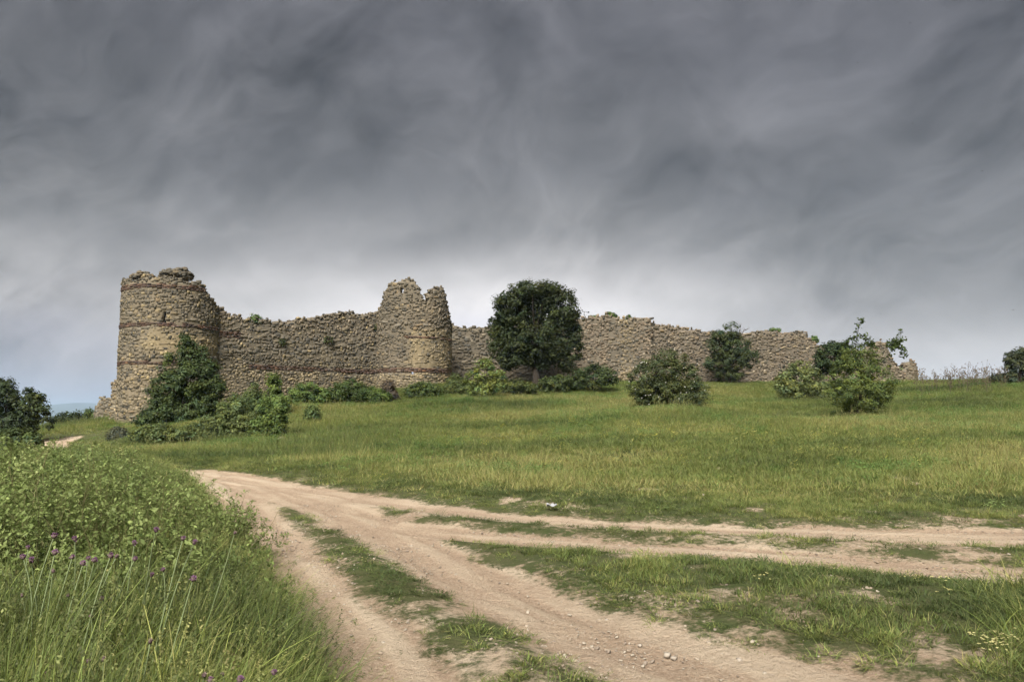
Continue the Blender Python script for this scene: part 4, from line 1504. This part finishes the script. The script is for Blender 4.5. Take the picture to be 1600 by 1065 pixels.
def sprig_mesh(rng, n=90, length=0.5, leaf=0.036):
    bag = Bag()
    q = np.linspace(0, 1, 6)
    ax = np.stack([0.06 * np.sin(q * 3), 0.05 * np.cos(q * 2.4) - 0.05, q * length], -1)
    V, F = tube(ax, np.linspace(0.005, 0.0015, 6), 4)
    bag.add(V, F, np.array([0.9, 0.7, 0.9]))
    for k in range(6):
        z = rng.uniform(0.15, 0.95)
        b = np.array([0.06 * math.sin(z * 3), 0, z * length])
        a = rng.uniform(0, 6.283)
        tip = b + np.array([math.cos(a), math.sin(a), 0.9]) * rng.uniform(0.07, 0.16)
        V, F = tube(np.array([b, (b + tip) / 2, tip]), [0.003, 0.002, 0.001], 3)
        bag.add(V, F, np.array([0.9, 0.75, 0.9]))
        m = n // 6
        t = rng.uniform(0.2, 1.05, (m, 1))
        P = b + (tip - b) * t + rng.normal(0, 0.018, (m, 3))
        V, F = leaf_quads(P, rng.normal(0, 0.6, (m, 3)) + np.array([0, 0, 1.0]), leaf * rng.uniform(0.6, 1.3, m), rng, 0.5)
        T = np.repeat(np.exp(rng.normal(0, 0.2, (m, 1))) * np.array([[1, 1, 1.0]]), 4, 0)
        bag.add(V, F, T)
    return bag.out()


SPRIGS = [proto('sprig', *sprig_mesh(pr), M['sprig']) for _ in range(5)]


def rnd_rot(n, rng, tilt=0.15):
    return np.stack([rng.normal(0, tilt, n), rng.normal(0, tilt, n), rng.uniform(0, 6.283, n)], -1)


def uni(s):
    return np.repeat(np.asarray(s)[:, None], 3, 1)


def in_walls(x, y):
    """keep grass off the towers' footprints"""
    r = (np.hypot(x - T1.C[0], y - T1.C[1]) < 3.5) | (np.hypot(x - T2.C[0], y - T2.C[1]) < 3.1)
    return r


def view_points(n, y0, y1, rng, k=0.74, pad=1.5, power=1.0):
    """random ground points over the fan of ground in front of the camera, even per square metre (power 1) or favouring near"""
    u = rng.random(n)
    y = (y0 ** (power + 1) + u * (y1 ** (power + 1) - y0 ** (power + 1))) ** (1 / (power + 1))
    x = (rng.random(n) * 2 - 1) * (k * y + pad)
    return x, y


def build_grass():
    rng = np.random.default_rng(303)
    # meadow
    x, y = view_points(104000, 11.5, 74, rng, k=0.82, pad=3.0, power=0.55)
    d = lane_dist(x, y)
    dirt = dirt_amount(x, y)
    wild = sstep(0.8, 4.0, d) * sstep(12.5, 17, y)
    ok = (dirt < 0.35) & (rng.random(len(x)) < np.maximum(wild, 0.25 * sstep(14, 20, y))) & ~in_walls(x, y) & ~((bank_in(x, y) > 1.2) & (y < 26))
    x, y, d, wild = x[ok], y[ok], d[ok], wild[ok]
    z = ground_z(x, y)
    patch = fbm(x * 0.16, y * 0.16, 91, 4)
    hh = (0.38 + 0.62 * wild) * (0.65 + 0.55 * sstep(0.35, 0.7, patch)) * rng.uniform(0.7, 1.25, len(x))
    wd = rng.uniform(0.9, 1.4, len(x)) * (1 + 0.35 * sstep(25, 60, y))
    t_ = np.clip(0.68 + (fbm(x * 0.12, y * 0.22, 95, 3) - 0.5) * 1.7 + (patch - 0.5) * 0.35 + rng.normal(0, 0.12, len(x)) - 0.18 * sstep(12, 30, x), 0, 1)
    herb = sstep(0.5, 0.66, fbm(x * 0.3, y * 0.3, 93, 3))
    u_ = rng.random(len(x))
    kind = np.where(u_ < 0.04 + 0.38 * herb, rng.integers(4, 6, len(x)), np.where(u_ > 0.965 - 0.12 * sstep(0.5, 0.65, fbm(x * 0.2, y * 0.3, 94, 3)), 6, rng.integers(0, 4, len(x))))
    scatter('meadow_grass', 'tall green meadow grass covering the slope below the ruin', np.c_[x, y, z], rnd_rot(len(x), rng), np.c_[wd, wd, hh], kind, t_, TUFT_FIELD)
    # short turf near the tracks
    x, y = view_points(150000, 3.2, 30, rng, k=0.85, pad=3.5, power=0.45)
    d = lane_dist(x, y)
    dirt = dirt_amount(x, y)
    ok = (rng.random(len(x)) < np.clip(1.0 - dirt * 1.6, 0, 1) * (0.5 + 0.5 * sstep(0.15, 0.8, d)) * (0.35 + 0.65 * sstep(0.36, 0.55, fbm(x * 1.6, y * 1.6, 98, 3)))) & (bank_in(x, y) < 0.35) & (rng.random(len(x)) < 1 - 0.45 * sstep(15, 20, y) * sstep(2.5, 5, d))
    x, y, d = x[ok], y[ok], d[ok]
    z = ground_z(x, y)
    n2 = fbm(x * 0.8, y * 0.8, 97, 3)
    mound = sstep(2.5, 6.5, x) * (1 - sstep(7.6, 9.2, y)) * sstep(0.15, 0.9, d) * sstep(0.35, 0.6, n2)
    hh = (0.30 + 0.70 * sstep(0.15, 1.2, d)) * (0.5 + n2) * rng.uniform(0.6, 1.3, len(x)) * (1 + 1.3 * mound)
    wd = rng.uniform(0.8, 1.4, len(x))
    t_ = np.clip(0.30 + (n2 - 0.5) * 1.2 + rng.normal(0, 0.2, len(x)), 0, 1)
    scatter('turf', 'short trodden turf between and beside the wheel tracks', np.c_[x, y, z], rnd_rot(len(x), rng, 0.25), np.c_[wd, wd, hh], rng.integers(0, 4, len(x)), t_, TUFT_SHORT)
    # tall grass of the bank and of the knoll at the lower right
    x, y = view_points(76000, 2.6, 26, rng, k=0.82, pad=3.0, power=0.4)
    bi = bank_in(x, y)
    d = lane_dist(x, y)
    knoll = sstep(2.2, 5.0, x) * (1 - sstep(7.0, 8.6, y)) * sstep(0.35, 1.0, d) * sstep(4.0, 5.4, y)
    pbank = sstep(-0.02, 0.25, bi) * (1 - 0.985 * sstep(0.8, 1.5, bi) * sstep(4.6, 5.6, y))
    knn = sstep(0.4, 0.62, fbm(x * 0.7, y * 0.7, 99, 3))
    pk = knoll * 0.30 * knn
    ok = rng.random(len(x)) < np.maximum(pbank, pk)
    x, y, bi = x[ok], y[ok], bi[ok]
    z = ground_z(x, y)
    hb = np.where(bi > -0.01, 0.45 + 0.62 * sstep(0.0, 1.3, bi), 0.40) * rng.uniform(0.65, 1.2, len(x))
    wd = rng.uniform(0.8, 1.3, len(x))
    t_ = np.clip(0.46 + (fbm(x * 0.8, y * 0.8, 103, 3) - 0.5) * 1.2 + rng.normal(0, 0.18, len(x)), 0, 1)
    scatter('bank_grass', 'tall wild grass on the near bank and the knoll at the lower right', np.c_[x, y, z], rnd_rot(len(x), rng, 0.16), np.c_[wd, wd, hb], np.where(rng.random(len(x)) < 0.045, 4, rng.integers(0, 4, len(x))), t_, TUFT_TALL)


build_grass()


def build_thicket():
    rng = np.random.default_rng(404)
    P, R, T = [], [], []
    doms = []
    while len(doms) < 105:
        y = rng.uniform(5.4, 26)
        x = -rng.uniform(0.5, 0.74 * y + 2.0)
        b = bank_in(x, y)
        if b < 0.95:
            continue
        doms.append((x, y, rng.uniform(0.6, 1.25), rng.uniform(0.5, 1.2) * (0.7 + 0.35 * sstep(1.0, 2.6, b)) * (1.12 - 0.72 * sstep(7, 19, y)), rng.random()))
    for (x, y, r, h, tn) in doms:
        n = int(110 * r * (r + h))
        u = rng.normal(0, 1, (n, 3))
        u[:, 2] = np.abs(u[:, 2])
        u /= np.linalg.norm(u, axis=1, keepdims=True)
        k = rng.uniform(0.55, 0.92, (n, 1))
        q = u * k * np.array([r, r, h])
        pz = float(ground_z(x, y))
        P.append(np.c_[x + q[:, 0], y + q[:, 1], pz + q[:, 2] - 0.22])
        # sprig's z axis points outwards and up
        w = u * np.array([1, 1, 1.0]) + np.array([0, 0, 0.7]) + rng.normal(0, 0.28, (n, 3))
        w /= np.linalg.norm(w, axis=1, keepdims=True)
        th = np.arccos(np.clip(w[:, 2], -1, 1))
        ph = np.arctan2(w[:, 1], w[:, 0])
        R.append(np.c_[np.zeros(n), th, ph])
        T.append(np.clip(0.25 + 0.5 * tn + rng.normal(0, 0.16, n), 0, 1))
    P, R, T = np.concatenate(P), np.concatenate(R), np.concatenate(T)
    n = len(P)
    scatter('shrub_thicket', 'low yellow green shrub thicket filling the bank on the left', P, R, uni(rng.uniform(0.75, 1.25, n)), rng.integers(0, 5, n), T, SPRIGS)
    # dark stems and undergrowth holding the thicket together are the sprigs' own twigs


build_thicket()


def build_pebbles():
    rng = np.random.default_rng(505)
    protos = []
    for i in range(4):
        protos.append(mk_mesh('pebble', stone_shapes(1, rng, 0.16)[0], STONE_F, M['pebble']))
    x, y = view_points(60000, 3.2, 15, rng, power=0.2)
    dirt = dirt_amount(x, y)
    edge = sstep(0.45, 0.65, fbm(x * 0.7, y * 0.7, 111, 3))
    ok = rng.random(len(x)) < dirt * (0.1 + 0.9 * edge)
    x, y = x[ok], y[ok]
    s = np.clip(0.0042 * np.exp(rng.normal(0, 0.6, len(x))), 0.002, 0.013)
    z = ground_z(x, y) + s * 0.25
    scatter('gravel', 'loose gravel scattered on the bare wheel tracks', np.c_[x, y, z], rnd_rot(len(x), rng, 0.3), np.c_[s * 1.3, s, s * 0.7], rng.integers(0, 4, len(x)), rng.random(len(x)), protos)


build_pebbles()


def build_skyline_weeds():
    rng = np.random.default_rng(606)
    protos = []
    for k in range(4):
        bag = Bag()
        h = rng.uniform(0.8, 1.2)
        q = np.linspace(0, 1, 6)
        P = np.stack([0.1 * np.sin(q * 2 + k), 0 * q, q * h], -1)
        V, F = tube(P, np.linspace(0.012, 0.006, 6), 4)
        bag.add(V, F, np.array([1.0, 1, 1]))
        for j in range(9):
            z = rng.uniform(0.35, 0.98)
            b = np.array([0.1 * math.sin(z * 2 + k), 0, z * h])
            a = rng.uniform(0, 6.28)
            e = b + np.array([math.cos(a) * 0.16, math.sin(a) * 0.16, rng.uniform(0.08, 0.24)])
            V, F = tube(np.array([b, e]), [0.006, 0.004], 3)
            bag.add(V, F, np.array([1.0, 1, 1]))
            V, F = leaf_quads(e + rng.normal(0, 0.015, (5, 3)), rng.normal(0, 1, (5, 3)), np.full(5, 0.055), rng, 0.9)
            bag.add(V, F, np.array([1.2, 1.1, 1.0]))
        protos.append(proto('weed', *bag.out(), M['dry_weed']))
    n = 110
    px = rng.uniform(1425, 1570, n)
    Y = rng.uniform(54, 68, n)
    x = (px - CX) / FPX * Y * 1.003
    z = ground_z(x, Y)
    scatter('tall_weeds', 'tall dry flowering weeds along the skyline at the right', np.c_[x, Y, z], rnd_rot(n, rng, 0.12), uni(rng.uniform(0.6, 1.35, n)), rng.integers(0, 4, n), rng.random(n), protos)


build_skyline_weeds()


def build_small_flowers():
    rng = np.random.default_rng(707)
    protos = []
    for k in range(3):
        bag = Bag()
        for j in range(7):
            p = np.array([rng.normal(0, 0.05), rng.normal(0, 0.05), rng.uniform(0.7, 1.1)])
            V, F = leaf_quads(p + rng.normal(0, 0.006, (4, 3)), rng.normal(0, 0.4, (4, 3)) + np.array([0, -0.4, 1.0]), np.full(4, 0.022), rng, 0.9)
            bag.add(V, F, np.array([1.0, 1, 1]))
        protos.append(proto('flowers', *bag.out(), M['yellow_flower']))
    X, Y, H, T = [], [], [], []
    for (px, py, sx_, sy_, n, hz, tt) in [(1540, 1050, 0.12, 0.05, 9, 0.12, 1.0), (1500, 960, 0.5, 0.4, 8, 0.2, 0.8), (1380, 960, 0.5, 0.4, 5, 0.2, 0.9), (960, 700, 4.0, 3.5, 120, 0.42, 0.1), (820, 680, 4.0, 3.0, 70, 0.42, 0.0),
                                      (1400, 700, 6, 5, 160, 0.42, 0.5), (1250, 720, 5, 4, 120, 0.42, 0.4), (120, 760, 2.2, 2.5, 6, 0.9, 1.0), (500, 960, 0.35, 0.6, 16, 0.35, 1.0)]:
        gx, gy = to_ground(px, py)
        X.append(gx + rng.normal(0, sx_, n))
        Y.append(gy + rng.normal(0, sy_, n))
        H.append(np.full(n, hz))
        T.append(np.full(n, tt))
    X, Y, H, T = map(np.concatenate, (X, Y, H, T))
    ok = (dirt_amount(X, Y) < 0.5)
    X, Y, H, T = X[ok], Y[ok], H[ok], T[ok]
    n = len(X)
    s = np.where(Y > 15, 1.3, 0.75)
    scatter('small_flowers', 'tiny yellow and cream flowers sprinkled through the grass', np.c_[X, Y, ground_z(X, Y)], rnd_rot(n, rng, 0.1), np.c_[s, s, H], rng.integers(0, 3, n), T, protos)


build_small_flowers()

# ------------------------------------------------------------------ thistles on the near bank
HEADS = [(44, 855, 'p'), (36, 870, 'p'), (49, 875, 'p'), (85, 837, 'p'), (86, 863, 'p'), (83, 892, 'd'), (117, 842, 'p'), (113, 870, 'p'), (130, 880, 'p'), (138, 872, 'p'), (148, 875, 'p'), (173, 868, 'p'), (182, 869, 'd'),
         (210, 848, 'p'), (211, 873, 'p'), (244, 828, 'p'), (286, 841, 'p'), (304, 847, 'p'), (255, 890, 'p'), (237, 898, 'p'), (302, 904, 'p'), (126, 942, 'p'), (160, 935, 'p'), (107, 930, 'd'), (35, 930, 'd'), (194, 962, 'd'),
         (142, 962, 'd'), (235, 1001, 'd'), (138, 1032, 'd'), (162, 1029, 'd'), (69, 1052, 'd'), (367, 832, 'd'), (329, 1062, 'p'), (375, 1061, 'p'), (348, 1052, 'd'), (428, 1050, 'p'), (319, 1054, 'd')]
HEADS.sort()
ORD = ['first', 'second', 'third', 'fourth', 'fifth', 'sixth', 'seventh', 'eighth', 'ninth', 'tenth', 'eleventh', 'twelfth', 'thirteenth', 'fourteenth', 'fifteenth', 'sixteenth', 'seventeenth', 'eighteenth', 'nineteenth', 'twentieth',
       'twenty-first', 'twenty-second', 'twenty-third', 'twenty-fourth', 'twenty-fifth', 'twenty-sixth', 'twenty-seventh', 'twenty-eighth', 'twenty-ninth', 'thirtieth', 'thirty-first', 'thirty-second', 'thirty-third', 'thirty-fourth',
       'thirty-fifth', 'thirty-sixth', 'thirty-seventh', 'thirty-eighth']


def build_thistles():
    rng = np.random.default_rng(808)
    for k, (px, py, ty) in enumerate(HEADS):
        Y = rng.uniform(3.9, 4.7) if py < 1000 else rng.uniform(3.3, 3.8)
        head = at(px, py, Y)
        lean = 0.10 + 0.0006 * (px - 150)
        if (px, py) == (367, 832):
            Y = 4.6
            head = at(px, py, Y)
            lean = 0.27
        foot = np.array([head[0] - lean * rng.uniform(0.6, 1.3) * max(head[2], 0.2), Y + rng.normal(0, 0.12), 0])
        foot[2] = float(ground_z(foot[0], foot[1]))
        lab = {'p': 'purple thistle', 'd': 'brownish budding thistle'}[ty]
        lab = '%s on a pale stem, %s thistle head from the left edge' % (lab, ORD[k])
        if (px, py) == (367, 832):
            lab = 'long leaning thistle stem with a dull head reaching towards the track'
        t = thing('thistle', lab, 'thistle', foot, 'thistles on the near bank')
        q = np.linspace(0, 1, 9)[:, None]
        mid = (foot + head) / 2 + np.array([-0.05 * rng.normal(0, 1), 0.03 * rng.normal(0, 1), 0.06])
        pts = foot * (1 - q) ** 2 + 2 * mid * q * (1 - q) + head * q ** 2
        V, F = tube(pts, np.linspace(0.0045, 0.0028, 9), 6)
        part('stem', V, F, M['thistle_stem'], t, smooth=True)
        s = (0.0112 if ty == 'p' else 0.009) * rng.uniform(0.85, 1.15)
        # scaly bulb and a tuft of florets on top
        dirv = pts[-1] - pts[-2]
        dirv /= np.linalg.norm(dirv)
        a = np.linspace(0, np.pi, 7)
        prof = np.sin(a) * s
        bl = pts[-1] + dirv[None] * (-np.cos(a) * s * 1.05)[:, None]
        V, F = tube(bl, prof + 0.0004, 10)
        V = V + rng.normal(0, s * 0.06, V.shape)
        hd = part('flower_head', V, F, M['thistle_bulb'], t)
        nf = 60 if ty == 'p' else 26
        v = rng.normal(0, 0.75, (nf, 3)) + dirv * 1.1
        v /= np.linalg.norm(v, axis=1, keepdims=True)
        bag = Bag()
        for i in range(nf):
            e = pts[-1] + v[i] * s * rng.uniform(1.25, 1.75)
            b0 = pts[-1] + v[i] * s * 0.5
            sd = np.cross(v[i], rng.normal(0, 1, 3))
            sd = sd / np.linalg.norm(sd) * s * 0.17
            bag.add(np.array([b0 - sd, b0 + sd, e + sd * 0.8, e - sd * 0.8]), np.array([[0, 1, 2, 3]]))
        V, F, _ = bag.out()
        fo = link('florets', mk_mesh('florets', V - foot, F, M['petal_purple' if ty == 'p' else 'petal_dry']), hd)


build_thistles()

# ------------------------------------------------------------------ loose rocks, litter, birds
for (px, py, s, lab) in [(1043, 1029, 0.030, 'largest pale rock lying on the right wheel track near the bottom'), (1053, 1031, 0.022, 'flat pale rock just right of the largest rock on the track'),
                         (1155, 1034, 0.022, 'pale rock at the lower edge of the grassy knoll'), (948, 971, 0.016, 'small pale rock in the middle of the right wheel track'), (1000, 1010, 0.018, 'small tan rock left of the largest rock'),
                         (1100, 788, 0.05, 'pale flat rock in the short grass beyond the upper track'), (440, 692, 0.20, 'pale flat stone at the meadow edge below the upright light green bush')]:
    rng = np.random.default_rng(int(px))
    x, y = to_ground(px, py)
    s *= 0.75
    V = stone_shapes(1, rng, 0.16)[0] * np.array([s * 1.25, s, s * 0.75])
    o = link('rock', mk_mesh('rock', V, STONE_F, M['pale_rock']), None, (x, y, float(ground_z(x, y)) + s * 0.4))
    o.rotation_euler = (0, 0, rng.uniform(0, 6))
    tag(o, lab, 'rock', 'loose rocks by the tracks')
x, y = to_ground(862, 806)
gx = np.linspace(-1, 1, 9)
PX, PY = np.meshgrid(gx, gx)
pz = 0.03 * np.sin(PX * 3 + 1) * np.cos(PY * 4) + 0.035
V = np.c_[(PX * 0.085).ravel(), (PY * 0.09).ravel(), pz.ravel()]
V2 = V - np.array([0, 0, 0.004])
i = (np.arange(8)[:, None] * 9 + np.arange(8)[None]).ravel()
Fq = np.stack([i, i + 1, i + 10, i + 9], -1)
o = link('litter_sheet', mk_mesh('litter_sheet', np.r_[V, V2], np.r_[Fq, Fq[:, ::-1] + 81], M['litter']), None, (x, y, float(ground_z(x, y)) + 0.06))
tag(o, 'crumpled white scrap lying in the grass beyond the upper track', 'litter')

for k, (px, py, w) in enumerate([(1535, 267, 5), (1583, 484, 6), (1340, 98, 4), (1516, 97, 4), (1426, 193, 4), (1248, 347, 4), (1376, 490, 3), (1538, 508, 3), (1422, 36, 4), (1506, 349, 3)]):
    rng = np.random.default_rng(900 + k)
    Y = 45.0
    c = at(px, py, Y)
    sp = w * Y / FPX * 0.5
    t = thing('bird', ['dark bird level with the middle of the sky near the right edge', 'dark bird low in the sky at the right edge', 'small dark bird high up, straight above the bright green bush', 'dark bird high near the upper right corner',
                       'small dark bird high above the last wall fragment', 'dark bird above the olive bush, midway up the sky', 'tiny dark bird just above the shoots of the bright green bush', 'tiny dark bird low above the weeds on the right skyline',
                       'small dark bird nearest the top of the picture', 'tiny dark bird halfway down the sky at the right'][k], 'bird', c, 'birds in the sky')
    a = np.linspace(0, np.pi, 6)
    pts = c + np.stack([0 * a, -np.cos(a) * sp * 0.55, 0 * a], -1)
    yaw = rng.uniform(0, 3.1)
    R = np.array([[math.cos(yaw), -math.sin(yaw), 0], [math.sin(yaw), math.cos(yaw), 0], [0, 0, 1]])
    V, F = tube(pts, np.sin(a) * sp * 0.16 + 0.002, 6)
    part('body', (V - c) @ R.T + c, F, M['bird'], t)
    for sg in (-1, 1):
        Wv = np.array([[0, 0.3, 0.02], [0, -0.2, 0.02], [0.55 * sg, -0.1, 0.22], [0.55 * sg, 0.22, 0.22], [1.1 * sg, -0.35, 0.12]]) * sp
        Wv = np.r_[Wv, Wv - np.array([0, 0, 0.03 * sp])]
        part('wing', Wv @ R.T + c, [np.array([[0, 1, 2, 3], [8, 7, 6, 5]]), np.array([[3, 2, 4], [9, 7, 8]])], M['bird'], t)


# ------------------------------------------------------------------ haze
def build_haze():
    x0, x1, y0, y1, z0, z1 = -13500, 13500, -60, 13000, -140, 175
    V = np.array([(x, y, z) for x in (x0, x1) for y in (y0, y1) for z in (z0, z1)], float)
    F = np.array([[0, 1, 3, 2], [4, 6, 7, 5], [0, 4, 5, 1], [2, 3, 7, 6], [0, 2, 6, 4], [1, 5, 7, 3]])
    m, nt, N, L = new_mat('haze')
    v = N('ShaderNodeVolumePrincipled')
    v.inputs['Color'].default_value = (0.58, 0.75, 1.0, 1)
    v.inputs['Density'].default_value = 0.00014
    o = N('ShaderNodeOutputMaterial')
    L(v.outputs[0], o.inputs['Volume'])
    ob = link('haze', mk_mesh('haze', V, F, m))
    tag(ob, 'thin blue haze lying over the far country', None, None, 'stuff')


build_haze()
